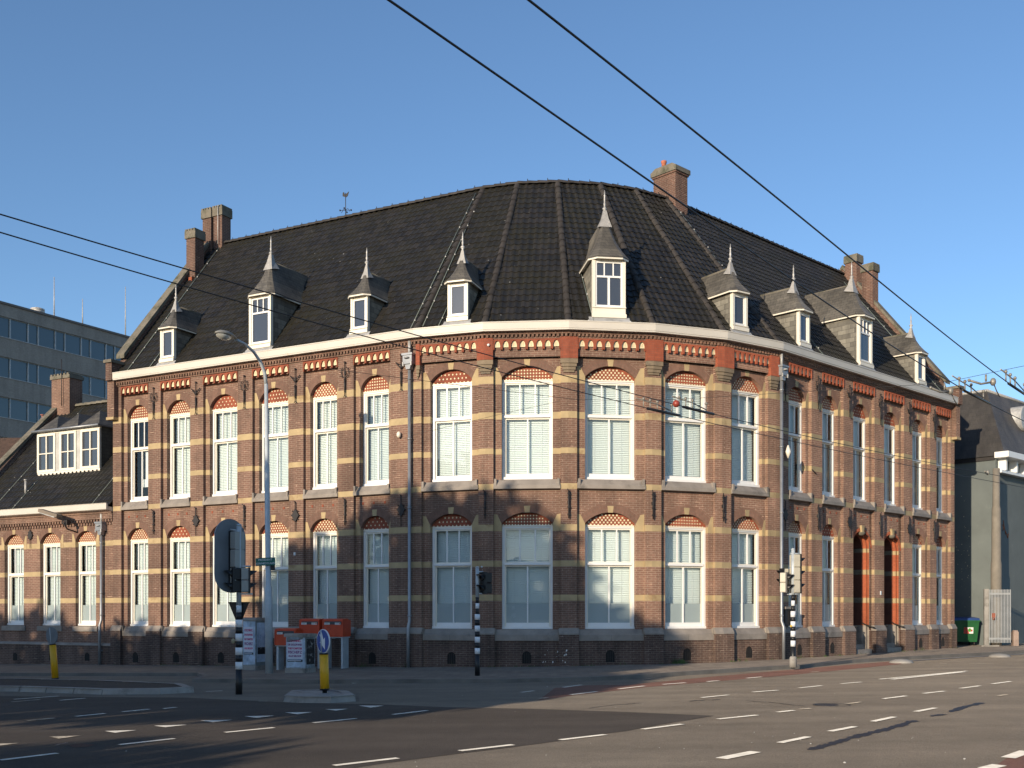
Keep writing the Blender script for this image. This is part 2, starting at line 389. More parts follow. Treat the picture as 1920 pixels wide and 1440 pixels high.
def arch_table(mb, u0, u1, n, yf, yb, zt=10.13, zbot=9.80):
    """row of little pointed brick arches on corbels between u0 and u1"""
    w = (u1 - u0) / n; leg = w * .15
    for i in range(n):
        a = u0 + i * w; m_ = a + w / 2; zs = 9.94; za = 10.09
        def ptz(t): return zs + (za - zs) * math.sin(t * math.pi / 2)
        L_ = [(a + leg + (w / 2 - leg) * (1 - math.cos(t * math.pi / 2)) if False else a + leg + (w / 2 - leg) * t ** 1.6, ptz(t)) for t in (0, .25, .5, .75, 1)]
        poly = [(a, zbot + .03), (a + leg * .6, zbot), (a + leg, zbot + .03)] + L_ + [(m_, zt), (a, zt)]
        mb.prism(poly, yf, yb, RED)
        Rr = [(2 * m_ - x, z) for x, z in reversed(poly)]
        mb.prism(Rr, yf, yb, RED)
        yc = yf + .055
        mb.box(a + leg * .5, a + w - leg * .5, yc, yb, zs - .045, za + .01, CREAM, 'bt')
        for dx in (-w * .09, w * .09):                       # little dark bars of the blind tracery
            mb.face([(m_ + dx - .005, yc - .003, zs - .02), (m_ + dx + .005, yc - .003, zs - .02), (m_ + dx + .005, yc - .003, za - .05), (m_ + dx - .005, yc - .003, za - .05)], SAND)
def bay(k, u0, u1, wc, ww, ztop, low='window', idx=0, red_dots=True):
    w0, w1 = wc - ww / 2, wc + ww / 2; mb = walls; mb.T = FR[k]; stone.T = FR[k]
    riseU = .35 if ww > 1.4 else .42; riseL = .34 if ww > 1.4 else .38
    zsU, zsL = 9.0, 4.43
    vstrip(mb, (u0, YB), (w0, YB), ZB, ztop); vstrip(mb, (w1, YB), (u1, YB), ZB, ztop)
    for x, flip in ((u0, False), (u1, True)):
        for a, b, sd in zsplit(ZB, ztop):
            q = [(x, 0, a), (x, YB, a), (x, YB, b), (x, 0, b)]
            mb.face(q[::-1] if flip else q, SAND if sd else BR)
    mb.face([(u0, 0, ztop), (u1, 0, ztop), (u1, YB, ztop), (u0, YB, ztop)], BR)
    opening(mb, k, w0, w1, 5.80, zsU, riseU, ztop)
    keystone(stone, wc, zsU + riseU, .2, YB); springer(stone, u0, w0, zsU, YB, 1); springer(stone, u1, w1, zsU, YB, -1)
    tymp.append(tympanum(k, w0, w1, 8.90, zsU, riseU, (idx * 2 + 3) % 5 if ww < 1.4 else [4, 3, 1, 3, 2][idx]))
    windows.append((k, wc, ww, 5.81, 8.92, 'upper', idx))
    # upper sill with upturned ends
    stone.xprism([(YW + .1, 5.83), (YB - .01, 5.79), (-.045, 5.60), (-.045, 5.49), (YB + .02, 5.47)][::-1], u0 + .003, u1 - .003, BLUE)
    for x in (u0 + .03, u1 - .10): stone.box(x, x + .07, -.055, YB + .01, 5.585, 5.80, BLUE)
    if low == 'window':
        opening(mb, k, w0, w1, 1.10, zsL, riseL, 5.6)
        mb.face([(w0, YB, ZB), (w1, YB, ZB), (w1, YB, 1.1), (w0, YB, 1.1)], BR)
        keystone(stone, wc, zsL + riseL, .2, YB); springer(stone, u0, w0, zsL - .03, YB, 1); springer(stone, u1, w1, zsL - .03, YB, -1)
        tymp.append(tympanum(k, w0, w1, 4.34, zsL, riseL, (idx + 1) % 4 if ww < 1.4 else [4, 3, 1, 3, 2][idx]))
        windows.append((k, wc, ww, 1.12, 4.36, 'lower', idx))
        stone.xprism([(YW + .1, 1.15), (YB - .01, 1.10), (.04, .97), (.0, .93), (.0, .75), (YB + .02, .74)][::-1], u0 + .003, u1 - .003, BLUE)
        for x in (u0 + .02, u1 - .08): stone.box(x, x + .06, -.01, YB + .01, .95, 1.12, BLUE)
        stone.face([(wc - .004, -.002, .75), (wc + .004, -.002, .75), (wc + .004, -.002, .93), (wc - .004, -.002, .93)], KERB)
        mb.box(u0 + .003, u1 - .003, .03, YB + .01, ZB, .745, BRP)
    if red_dots:
        for t in (.2, .5, .8):
            x = u0 + (u1 - u0) * t; mb.box(x - .035, x + .035, YB - .012, YB, 5.19, 5.27, RED, 'b')
def pilaster(k, p0, p1, ztop=10.3, e0=0, e1=0, plinth=True):
    """flat pier; e0/e1 = half-turn tangents where it meets the next wall at a corner"""
    walls.T = FR[k]; stone.T = FR[k]
    vstrip(walls, (p0, 0), (p1, 0), ZB, ztop)
    if plinth:
        y = -.09; g0 = .0 if e0 else .045; g1 = .0 if e1 else .045
        a0, a1 = p0 - g0 + e0 * y, p1 + g1 - e1 * y
        walls.box(a0, a1, y, .10, ZB, .945, BRP)
        stone.xprism([(0.0, 1.145), (-.012, 1.14), (y - .01, .985), (y - .01, .94), (.11, .94), (.11, 1.14)], a0 + .0, a1 - .0, BLUE)

# straight wings
for k in (0, 6):
    S, E_ = LAYOUT[k]
    ends = [0.] + [v for v in E_]; starts = S + [LEN[k]]
    for i, (p0, p1) in enumerate(zip(ends, starts)):
        e0 = HT[6] if (k == 6 and i == 0) else 0; e1 = HT[1] if (k == 0 and i == 6) else 0
        pilaster(k, p0, p1, 10.3, e0, e1)
    for i, (a, b) in enumerate(zip(S, E_)):
        low = 'door' if (k == 6 and i in (2, 3)) else 'window'
        bay(k, a, b, (a + b) / 2 + (.03 if k == 0 else -.03), (b - a) - .34, 9.80, low, i)
        walls.T = FR[k]
        walls.face([(a, 0, 9.80), (b, 0, 9.80), (b, 0, 10.3), (a, 0, 10.3)], BR) if False else None
        vstrip(walls, (a, YB), (b, YB), 9.80, 10.13)
        walls.face([(a, 0, 10.13), (b, 0, 10.13), (b, 0, 10.3), (a, 0, 10.3)], BR)
        for x, fl in ((a, 0), (b, 1)):
            walls.face([(x, 0, 9.8), (x, YB, 9.8), (x, YB, 10.13), (x, 0, 10.13)][::-1 if fl else 1], BR)
        trim.T = FR[k]; arch_table(trim, a + .002, b - .002, 6, -.03, YB)
# corner facets
CORN = {1: (790, 897, 1.42), 2: (925, 1051, 1.60), 3: (1082, 1210, 1.62), 4: (1240, 1341, 1.55), 5: (1371, 1440, 1.40)}
corner_pil = []
for k, (pa, pb, ww) in CORN.items():
    a, b = U(pa, k), U(pb, k); a = max(a, .12); b = min(b, LEN[k] - .12)
    pilaster(k, 0, a, 10.3, HT[k], 0); pilaster(k, b, LEN[k], 10.3, 0, HT[k + 1])
    ww = min(ww, b - a - .3)
    bay(k, a, b, (a + b) / 2, ww, 9.59, 'window', k - 1, red_dots=False)
    walls.T = FR[k]
    y1 = -.02                                                # brown band that closes the recess, then the arches
    walls.box(a + .002, b - .002, y1, YB - .01, 9.59, 10.3, BR, 'b')
    trim.T = FR[k]; arch_table(trim, a + .002, b - .002, 8, -.115, y1 + .0)
    # red brick head of each pier on a stone corbel
    for p0, p1, e0, e1 in ((0, a, HT[k], 0), (b, LEN[k], 0, HT[k + 1])):
        y = -.14; q0, q1 = p0 + e0 * y, p1 - e1 * y
        trim.box(q0, q1, y, .02, 9.5, 10.17, RED)
        for zz0, zz1, yy, ins in ((9.36, 9.5, -.13, .0), (9.26, 9.36, -.10, .03), (9.16, 9.26, -.07, .06), (9.09, 9.16, -.04, .09)):
            i0 = ins if not e0 else 0; i1 = ins if not e1 else 0
            if p1 - p0 - i0 - i1 > .02: trim.box(p0 + i0 + e0 * yy, p1 - i1 - e1 * yy, yy, .02, zz0, zz1, CORB)
# cornice under the gutter: two brick steps with a dentil row, then the painted gutter board
corn = MB(); gut = MB()
for k in range(7):
    corn.T = FR[k]; gut.T = FR[k]
    def prof(pts, m, mb, ex=.0):
        for (y0, z0), (y1, z1) in zip(pts, pts[1:]):
            A = [(xl(k, y0) - (ex if k == 0 else 0), y0, z0), (xr(k, y0) + (ex if k == 6 else 0), y0, z0), (xr(k, y1) + (ex if k == 6 else 0), y1, z1), (xl(k, y1) - (ex if k == 0 else 0), y1, z1)]
            mb.face(A, m)
    prof([(.02, 10.15), (-.05, 10.15), (-.05, 10.20)], BR, corn); prof([(-.05, 10.20), (.0, 10.2), (.0, 10.28)], BR, corn)
    prof([(.0, 10.275), (-.12, 10.275), (-.12, 10.33), (-.17, 10.33), (-.17, 10.40), (.0, 10.40)], BR, corn)
    n = int(LEN[k] / .125); w = LEN[k] / n
    for i in range(n): corn.box(i * w + w * .25, i * w + w * .8, -.105, .0, 10.2, 10.276, BR, 'b')
    prof([(-.05, 10.355), (-.285, 10.355), (-.285, 10.40), (-.30, 10.40), (-.30, 10.60), (-.315, 10.605), (-.315, 10.635), (-.26, 10.635), (-.20, 10.50), (.05, 10.50)], GUT, gut, .0)
for k, x in ((0, 0), (6, LEN[6])):
    gut.T = FR[k]; corn.T = FR[k]
    gut.face([(x, y, z) for y, z in [(-.05, 10.355), (-.285, 10.355), (-.30, 10.40), (-.315, 10.635), (-.26, 10.635), (-.20, 10.50), (.05, 10.50)]], GUT)
    corn.face([(x, y, z) for y, z in [(.0, 10.15), (-.05, 10.2), (-.12, 10.3), (-.17, 10.33), (-.17, 10.4), (.0, 10.4)]], BR)
# back walls and gable ends
walls.T = Matrix(); YBK = 10.1
for k in range(7):
    walls.T = FR[k]; walls.face([(xr(k, YBK), YBK, ZB), (xl(k, YBK), YBK, ZB), (xl(k, YBK), YBK, 10.6), (xr(k, YBK), YBK, 10.6)], BR)
RDG = 16.97; SL = (RDG - 10.6) / 5.1
def rz(y): return 10.6 + SL * (y + .1) if y <= 5.0 else 10.6 + SL * (10.1 - y)
for k, x0, x1 in ((0, -.02, .30), (6, LEN[6] - .30, LEN[6] + .02)):
    walls.T = FR[k]; xw = 0 if k == 0 else LEN[6]
    q = [(xw, 0, ZB), (xw, YBK, ZB), (xw, YBK, 10.4), (xw, 0, 10.4)]
    walls.face(q if k == 6 else q[::-1], BR)
    gab = MB(FR[k]); copg = MB(FR[k])
    pr = [(-.33, 10.36), (-.33, 11.02), (.28, 11.02), (.55, rz(.55) + .28), (5.0, RDG + .28), (9.6, rz(9.6) + .28), (9.9, 11.0), (10.3, 11.0), (10.3, 10.3), (0, 10.3)]
    gab.xprism(pr, x0, x1, CHB)
    for y0, z0, y1, z1 in ((.22, rz(.22) + .30, 5.0, RDG + .28), (5.0, RDG + .28, 9.9, rz(9.9) + .28)):
        copg.xprism([(y0, z0), (y0, z0 + .17), (y1, z1 + .17), (y1, z1)], x0 - .05, x1 + .05, COPE)
    copg.box(x0 - .05, x1 + .05, -.40, .30, 11.02, 11.13, COPE)
    gab.box(x0 - .06, x0 + .30 if k == 0 else x1 + .06, -.20, .0, 9.0, 10.36, BR) if k == 0 else gab.box(x1 - .30, x1 + .06, -.20, .0, 9.0, 10.36, BR)
    copg.box((x0 - .09 if k == 0 else x1 - .3), (x0 + .30 if k == 0 else x1 + .09), -.23, .0, 8.9, 9.0, SAND)
    gab.build('gable_parapet', main); copg.build('gable_coping', main)
walls.build('wall', main); stone.build('stone_dressing', main); trim.build('arched_frieze', main)
corn.build('cornice', main); gut.build('gutter', main)

# ------------------------------------------------------------------ windows (one part each, glass and blind below them)
def window_meshes(w, h, ztr, film, blind_to, seed, dark=False):
    f = MB(); h2 = w / 2; fw = .075
    f.box(-h2, -h2 + fw, -.03, .09, 0, h, WHITEC); f.box(h2 - fw, h2, -.03, .09, 0, h, WHITEC)
    f.box(-h2 + fw, h2 - fw, -.03, .09, h - .075, h, WHITEC); f.box(-h2 - .0, h2 + .0, -.07, .09, 0.0, .07, WHITEC)
    f.box(-h2 + .01, h2 - .01, -.055, .0, h - .03, h + .015, WHITE)
    f.box(-h2 + fw, h2 - fw, -.045, .07, ztr - .035, ztr + .035, WHITEC)
    i0, i1 = -h2 + fw, h2 - fw; s = .05
    # upper sash, three lights
    f.box(i0, i0 + s, .0, .05, ztr + .035, h - .075, WHITE); f.box(i1 - s, i1, .0, .05, ztr + .035, h - .075, WHITE)
    f.box(i0 + s, i1 - s, .0, .05, h - .125, h - .075, WHITE); f.box(i0 + s, i1 - s, .0, .05, ztr + .035, ztr + .07, WHITE)
    for t in (1 / 3, 2 / 3):
        x = i0 + (i1 - i0) * t; f.box(x - .019, x + .019, -.005, .045, ztr + .07, h - .125, WHITEC)
    # lower sash, two lights, set back
    f.box(i0, i0 + s, .03, .08, .07, ztr - .035, WHITE); f.box(i1 - s, i1, .03, .08, .07, ztr - .035, WHITE)
    f.box(i0 + s, i1 - s, .03, .08, .07, .19, WHITEC); f.box(i0 + s, i1 - s, .03, .08, ztr - .085, ztr - .035, WHITE)
    f.box(-.021, .021, .025, .075, .19, ztr - .085, WHITEC)
    g = MB(); g.face([(i0 + s, .03, ztr + .07), (i1 - s, .03, ztr + .07), (i1 - s, .03, h - .125), (i0 + s, .03, h - .125)], GLASS)
    g.face([(i0 + s, .06, .19), (i1 - s, .06, .19), (i1 - s, .06, ztr - .085), (i0 + s, .06, ztr - .085)], GLASS)
    b = MB(); rr = random.Random(seed)
    z = h - .10; zend = blind_to
    sp = .058
    while z > zend:
        b.face([(i0 + .0, .22, z), (i1 - .0, .22, z), (i1 - .0, .185, z - sp * .82), (i0 + .0, .185, z - sp * .82)], BLIND); z -= sp
    b.box(i0, i1, .18, .23, h - .11, h - .06, BLIND)
    b.face([(i0, .25, zend), (i1, .25, zend), (i1, .25, h - .1), (i0, .25, h - .1)], BLIND)
    for x in ((i0 * .6), (i1 * .6)): b.box(x - .004, x + .004, .178, .181, zend, h - .1, WHITEC)
    fm = None
    if film:
        fm = MB(); fm.face([(i0, .075, .07), (i1, .075, .07), (i1, .075, film), (i0, .075, film)], FILM)
    if dark == 'curtain':
        b = MB(); zt_ = h - .10; rr = random.Random(seed)
        for (xa, xb) in ((i0, i0 + (i1 - i0) * .34), (i0 + (i1 - i0) * .5, i1 - .06)):
            n = 8; P2 = [(xa + (xb - xa) * q / n, .15 + (.035 if q % 2 else 0) + rr.uniform(-.008, .008)) for q in range(n + 1)]
            for (xq, yq), (xr_, yr_) in zip(P2, P2[1:]): b.face([(xq, yq, .1), (xr_, yr_, .1), (xr_, yr_, zt_), (xq, yq, zt_)], CURT)
    return f, g, b, fm
cache = {}
def put(meshes_name, mb, M, parent, key):
    if key not in cache:
        o = mb.build(meshes_name, None, (0, 0, 0)); me = o.data; bpy.data.objects.remove(o); cache[key] = me
    o = bpy.data.objects.new(meshes_name, cache[key]); sc.collection.objects.link(o); return o
def place_window(M, ang, w, z0, z1, kind, parent, blinds=True, film=True, style=0):
    w = round(w * 20) / 20; h = z1 - z0
    ztr = (7.79 if kind == 'upper' else 3.16) - z0
    key = (kind, w, blinds, style)
    f, g, b, fm = window_meshes(w, h, ztr, .80 if kind == 'lower' else 0, .62 if kind == 'lower' else .16, style, 'curtain' if style else False)
    fo = put('window', f, M, parent, ('f',) + key); fo.parent = parent
    fo.location = M @ Vector((0, 0, z0)) - world_of(parent); fo.rotation_euler = (0, 0, ang)
    go = put('window_glass', g, M, fo, ('g',) + key); go.parent = fo
    if blinds: bo = put('curtain' if style else 'window_blind', b, M, fo, ('b',) + key); bo.parent = fo
    if fm: mo = put('frosted_film', fm, M, fo, ('m',) + key); mo.parent = fo
    return fo
for k, wc, ww, z0, z1, kind, idx in windows:
    M = FR[k] @ TR(wc, YW)
    fo = place_window(M, TH[k], ww, z0, z1, kind, main, blinds=not (k == 0 and idx == 0 and kind == 'upper'), style=(idx if (k == 6 and (idx > 0)) else 0))
    if k == 0 and idx == 0 and kind == 'upper':
        fo['label'] = 'leftmost upper window without blinds, dark room behind'
        b = MB(); b.box(.06, .22, .15, .17, .75, 2.0, WHITEC); b.box(-.12, .4, .14, .16, .55, .85, WHITEC)
        o = b.build('window_poster', None, (0, 0, 0)); o.parent = fo
room = MB(FR[0]); room.box(.2, 3.9, 2.4, 2.45, 5.4, 9.6, plain('room_wall', (.10, .09, .08), .9)); room.build('room_partition', main)

# ------------------------------------------------------------------ entrance porches in the right wing
PORCH = plain('shaded_porch_brick', (.10, .035, .022), .8, var=.2)  # darkened jamb brick: the tunnel's shade is put into its colour
for i in (2, 3):
    k = 6; a, b = LAYOUT[6][0][i], LAYOUT[6][1][i]; c = (a + b) / 2; mb = MB(FR[k])
    po = None
    wid = [(b - a) - .20, (b - a) - .44, (b - a) - .66]; ys = [YB, .23, .34, 1.75]; zs = 4.05
    rises = [.62, .55, .48]
    # bay face with the arched opening cut out
    w0, w1 = c - wid[0] / 2, c + wid[0] / 2
    pts, _ = arc(w0, w1, zs, rises[0])
    vstrip(mb, (a, YB), (w0, YB), ZB, 5.55); vstrip(mb, (w1, YB), (b, YB), ZB, 5.55)
    for (x0, q0), (x1, q1) in zip(pts, pts[1:]): mb.face([(x0, YB, q0), (x1, YB, q1), (x1, YB, 5.55), (x0, YB, 5.55)], BR)
    PB = [(3.90, 4.16), (3.07, 3.25), (2.0, 2.19)]
    for j in range(3):
        h0, h1 = c - wid[j] / 2, c + wid[j] / 2; ya, yb_ = ys[j], ys[j + 1]
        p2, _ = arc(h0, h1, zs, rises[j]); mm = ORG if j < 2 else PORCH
        for (x0, q0), (x1, q1) in zip(p2, p2[1:]):
            mb.face([(x0, ya, q0), (x0, yb_, q0), (x1, yb_, q1), (x1, ya, q1)], mm, [(x0, 0), (x0, .2), (x1, .2), (x1, 0)])
        for x, fl in ((h0, 0), (h1, 1)):
            for z0, z1, sd in zsplit(1.15, zs, PB):
                q = [(x, ya, z0), (x, yb_, z0), (x, yb_, z1), (x, ya, z1)]
                mb.face(q[::-1] if fl else q, (SAND if j < 2 else COPE) if sd else mm)  # tunnel bands use dark stone, carrying the same painted shade
            q = [(x, ya, ZB), (x, yb_, ZB), (x, yb_, 1.15), (x, ya, 1.15)]; mb.face(q[::-1] if fl else q, BLUE)
        if j < 2:                                            # flat step to the next, narrower ring
            n0, n1 = c - wid[j + 1] / 2, c + wid[j + 1] / 2; p3, _ = arc(n0, n1, zs, rises[j + 1])
            for (x0, q0), (x1, q1), (x2, q2), (x3, q3) in zip(p2, p2[1:], p3, p3[1:]):
                mb.face([(x2, yb_, q2), (x3, yb_, q3), (x1, yb_, q1), (x0, yb_, q0)], ORG)
            for x0, x1 in ((h0, n0), (n1, h1)):
                for z0, z1, sd in zsplit(1.15, zs, PB): mb.face([(x0, yb_, z0), (x1, yb_, z0), (x1, yb_, z1), (x0, yb_, z1)], SAND if sd else ORG)
                mb.face([(x0, yb_, ZB), (x1, yb_, ZB), (x1, yb_, 1.15), (x0, yb_, 1.15)], BLUE)
    # arch ring in orange brick and a stone knob at the crown
    p2, (cc, cz, r, a0) = arc(w0, w1, zs, rises[0]); n = 16
    for q in range(n):
        t0 = -a0 + 2 * a0 * q / n; t1 = -a0 + 2 * a0 * (q + 1) / n; ro = r + .12
        mb.face([(cc + r * math.sin(t0), YB - .01, cz + r * math.cos(t0)), (cc + r * math.sin(t1), YB - .01, cz + r * math.cos(t1)), (cc + ro * math.sin(t1), YB - .01, cz + ro * math.cos(t1)), (cc + ro * math.sin(t0), YB - .01, cz + ro * math.cos(t0))], ORG)
    mb.prism([(c - .07, 4.62), (c + .07, 4.62), (c + .10, 4.88), (c - .10, 4.88)], YB - .09, YB + .1, SAND)
    mb.lathe((c, YB - .02, 4.5), [(.03, 0), (.10, .03), (.13, .09), (.13, .13)], COPE, 10)
    porch = mb.build('entrance_porch', main)
    st = MB(FR[k]); g0 = gz(*(FR[k] @ Vector((c, 0, 0))).xy)
    for s_ in range(4): st.box(c - wid[1] / 2 + .02, c + wid[1] / 2 - .02, -.02 + s_ * .27, 1.8, g0 + s_ * .17, g0 + (s_ + 1) * .17 + .001 * s_, BLUE, 'd')
    st.build('steps', porch, None) if False else None
    o = st.build('step_flight', main)
    dr = MB(FR[k]); DOORM = plain('door_paint', (.045, .02, .016), .45)
    dr.box(c - wid[2] / 2 - .02, c + wid[2] / 2 + .02, 1.70, 1.76, .6, 4.6, DOORM)
    for zz in (1.0, 1.9, 2.8): dr.box(c - .3, c + .3, 1.68, 1.70, zz, zz + .7, DOORM)
    do = dr.build('door', main)
    hn = MB(FR[k]); hn.sphere((c - .25, 1.66, 1.85), .035, LEAD); h_ = hn.build('door_handle', None, world_of(main)); h_.location = (0, 0, 0); h_.parent = do
    hr = MB(FR[k]); x = c + wid[1] / 2 - .05
    hr.tube([(x, 1.3, 1.75), (x, .7, 1.45), (x, .25, 1.18), (x, -.02, 1.10), (x + .03, -.14, 1.06)], .026, RAIL)
    for yy, zz in ((.7, 1.45), (.1, 1.14)): hr.tube([(x, yy, zz), (x + .05, yy, zz - .1)], .015, RAIL)
    x = c - wid[1] / 2 + .05
    hr.tube([(x, 1.3, 1.75), (x, .7, 1.45), (x, .25, 1.18), (x, -.02, 1.10)], .026, RAIL)
    hr.build('handrail', main)

# ------------------------------------------------------------------ wall details
def anchor(k, x, zt, kind, y=0.):
    mb = MB(FR[k]); y0 = y - .06
    if kind == 'top_curl' or kind == 'top_fork':
        mb.tube([(x, y0, zt), (x, y0, zt - 1.12)], .016, IRON, 6); mb.sphere((x, y0, zt), .035, IRON, 8)
        mb.tube([(x, y0, zt - .55), (x, y0, zt - 1.0)], [.035, .022], IRON, 6)
        for s_ in (-1, 1):
            if kind == 'top_curl':
                mb.tube([(x, y0, zt - .52), (x + s_ * .10, y0, zt - .47), (x + s_ * .15, y0, zt - .33), (x + s_ * .11, y0, zt - .2), (x + s_ * .06, y0, zt - .17)], .014, IRON, 6)
                for q in (.47, .33, .22): mb.tube([(x + s_ * .13, y0, zt - q), (x + s_ * .19, y0, zt - q + .03)], .010, IRON, 5)
            else:
                mb.tube([(x, y0, zt - .44), (x + s_ * .11, y0, zt - .33), (x + s_ * .20, y0, zt - .22)], [.022, .016, .02], IRON, 6)
                mb.tube([(x + s_ * .03, y0, zt - .30), (x + s_ * .16, y0, zt - .26)], .010, IRON, 5)
            mb.tube([(x, y0, zt - 1.08), (x + s_ * .05, y0, zt - 1.16)], .012, IRON, 5)
    elif kind == 'bar':
        mb.tube([(x, y0, zt), (x, y0, zt - .85)], [.030, .018], IRON, 6)
        mb.tube([(x, y0, zt - .02), (x - .05, y0 - .05, zt + .06)], .016, IRON, 5)
        for q in (.08, .2, .5, .72): mb.box(x - .04, x + .04, y0 - .02, y0 + .02, zt - q - .02, zt - q + .02, IRON)
    else:
        mb.tube([(x, y0, zt), (x, y0, zt - .98)], [.020, .012], IRON, 6)
        mb.tube([(x, y0, zt), (x - .05, y0, zt + .05)], .018, IRON, 5)
        mb.prism([(x, zt - .68), (x + .15, zt - .44), (x, zt - .20), (x - .15, zt - .44)], y0 - .012, y0 + .012, IRON, back=True)
        for a_ in range(8):
            t = a_ * math.pi / 4; mb.sphere((x + .15 * math.cos(t), y0, zt - .44 + .2 * math.sin(t)), .026, IRON, 6)
    mb.box(x - .03, x + .03, y0, y + .0, zt - .4, zt - .3, IRON)
    return mb.build('wall_anchor', main)
S, E_ = LAYOUT[0]
for i in range(6):
    p = (E_[i] + (S + [LEN[0]])[i + 1]) / 2 if i < 5 else E_[5] + .45
    anchor(0, p, 9.92, 'top_curl' if i % 2 == 0 else 'top_fork'); anchor(0, p, 5.38, 'bar' if i % 2 == 0 else 'diamond')
S, E_ = LAYOUT[6]
for i in range(6):
    p = (([0] + E_)[i] + S[i]) / 2 + (.1 if i == 0 else 0)
    anchor(6, p, 9.92, 'top_fork' if i % 2 == 0 else 'top_curl'); anchor(6, p, 5.38, 'diamond' if i % 2 == 0 else 'bar')
for k in range(2, 6): anchor(k, .0, 5.40, 'bar', -.01)
def vents(k, x, ybase=.03):
    g = gz(*(FR[k] @ Vector((x, 0, 0))).xy); mb = MB(FR[k]); y = ybase
    w = .14; z0 = g + .10; zs = z0 + .24
    pts = [(x - w, z0), (x + w, z0)] + [(x + w * math.cos(t * math.pi / 8), zs + w * math.sin(t * math.pi / 8)) for t in range(9)]
    mb.face([(a, y - .004, b) for a, b in pts], DARKM)  # flat black plate painted as the shaded hole; no real recess
    for q in range(8):                                       # brick ring
        t0, t1 = q * math.pi / 8, (q + 1) * math.pi / 8
        mb.prism([(x + w * math.cos(t0), zs + w * math.sin(t0)), (x + (w + .06) * math.cos(t0), zs + (w + .06) * math.sin(t0)), (x + (w + .06) * math.cos(t1), zs + (w + .06) * math.sin(t1)), (x + w * math.cos(t1), zs + w * math.sin(t1))], y - .014, y, BRP)
    for dx in (-.07, 0, .07): mb.box(x + dx - .006, x + dx + .006, y - .012, y - .004, z0, zs + .1, IRON)
    mb.build('air_vent', main)
for k in (0, 6):
    for i in range(6):
        if k == 6 and i in (2, 3): continue
        vents(k, (LAYOUT[k][0][i] + LAYOUT[k][1][i]) / 2)
for k in range(1, 6): vents(k, LEN[k] / 2)
def drainpipe(k, x, ztop, parent, hopper=True, y=-.13, r=.055):
    g = gz(*(FR[k] @ Vector((x, 0, 0))).xy); mb = MB(FR[k])
    mb.tube([(x, y, ztop), (x, y, 1.35), (x, y - .08, 1.15), (x, y - .08, g)], r, ZINC, 10)
    for z in (ztop - .5, ztop - 2.4, ztop - 4.6, 1.5): mb.lathe((x, y, z), [(r, 0), (r + .018, .01), (r + .018, .05), (r, .06)], ZINC, 10)
    dp = mb.build('drainpipe', parent)
    if hopper:
        h = MB(FR[k]); h.box(x - .17, x + .17, y - .14, y + .11, ztop, ztop + .30, ZINC); h.box(x - .20, x + .20, y - .17, y + .12, ztop + .28, ztop + .34, ZINC)
        h.prism([(x - .12, ztop), (x + .12, ztop), (x + .07, ztop - .16), (x - .07, ztop - .16)][::-1], y - .1, y + .06, ZINC, back=True)
        h.tube([(x, y, ztop + .3), (x, y, ztop + .75)], .05, LEAD, 8)
        for s_ in (-.15, .15): h.box(x + s_ - .02, x + s_ + .02, y - .16, y - .12, ztop - .06, ztop + .06, LEAD)
        h.lathe((x, y - .15, ztop + .18), [(.09, -.01), (.09, .03)], LEAD, 12)
        o = h.build('rainwater_hopper', None, world_of(parent)); o.location = (0, 0, 0); o.parent = dp
    return dp
drainpipe(0, U(772, 0), 9.55, main); drainpipe(6, U(1458, 6) if U(1458, 6) > .1 else .12, 9.55, main)
mb = MB(FR[0]); x = U(751, 0); mb.lathe((x, -.1, 7.35), [(.02, -.1), (.07, -.05), (.07, .05), (.02, .1)], WHITE, 8); mb.tube([(x, -.1, 7.35), (x + .02, 0, 7.35)], .02, IRON, 6); mb.build('wall_insulator', main)
mb = MB(FR[6]); x = U(1470, 6); mb.lathe((x, -.16, 7.05), [(.02, -.22), (.10, 0), (.02, .22)], WHITE, 8); mb.tube([(x, -.16, 7.05), (x + .35, -.02, 7.0)], .02, IRON, 6); mb.build('wall_insulator', main)
mb = MB(FR[6]); x = U(1518, 6); mb.tube([(x, -.1, 6.6), (x + .4, -.02, 6.5)], .02, IRON, 6); mb.build('wall_hook', main)
mb = MB(FR[2]); mb.sphere((U(917, 2) if U(917, 2) > 0 else .1, -.17, 9.95), .045, WHITEC, 8); mb.build('security_light', main)
mb = MB(FR[0]); x = U(553, 0); mb.box(x - .035, x + .035, -.03, 0, 3.58, 3.68, WHITEC); mb.build('junction_box', main)
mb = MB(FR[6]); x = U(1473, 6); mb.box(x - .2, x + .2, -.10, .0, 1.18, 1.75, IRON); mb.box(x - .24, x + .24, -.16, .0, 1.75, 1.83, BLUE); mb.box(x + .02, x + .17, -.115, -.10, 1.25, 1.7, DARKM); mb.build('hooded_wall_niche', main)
mb = MB(FR[6]); x = U(1651, 6); mb.box(x - .04, x + .04, -.02, 0, 2.3, 2.45, WHITEC); mb.build('door_plate', main)
# paint splashes on the plinth below the second corner window
mb = MB(FR[2]); rr = random.Random(4)
for q in range(16):
    x = U(1017 + rr.uniform(-8, 50), 2); z = rr.uniform(.05, .55)
    if x > LEN[2] - .02: continue
    y = .026 if x < U(1050, 2) else -.094; s_ = rr.uniform(.006, .02)
    mb.face([(x - s_, y, z - s_ * 2), (x + s_, y, z - s_), (x + s_ * .7, y, z + s_), (x - s_ * .6, y, z + s_ * 1.5)], WHITEC)
mb.build('paint_splashes', main)

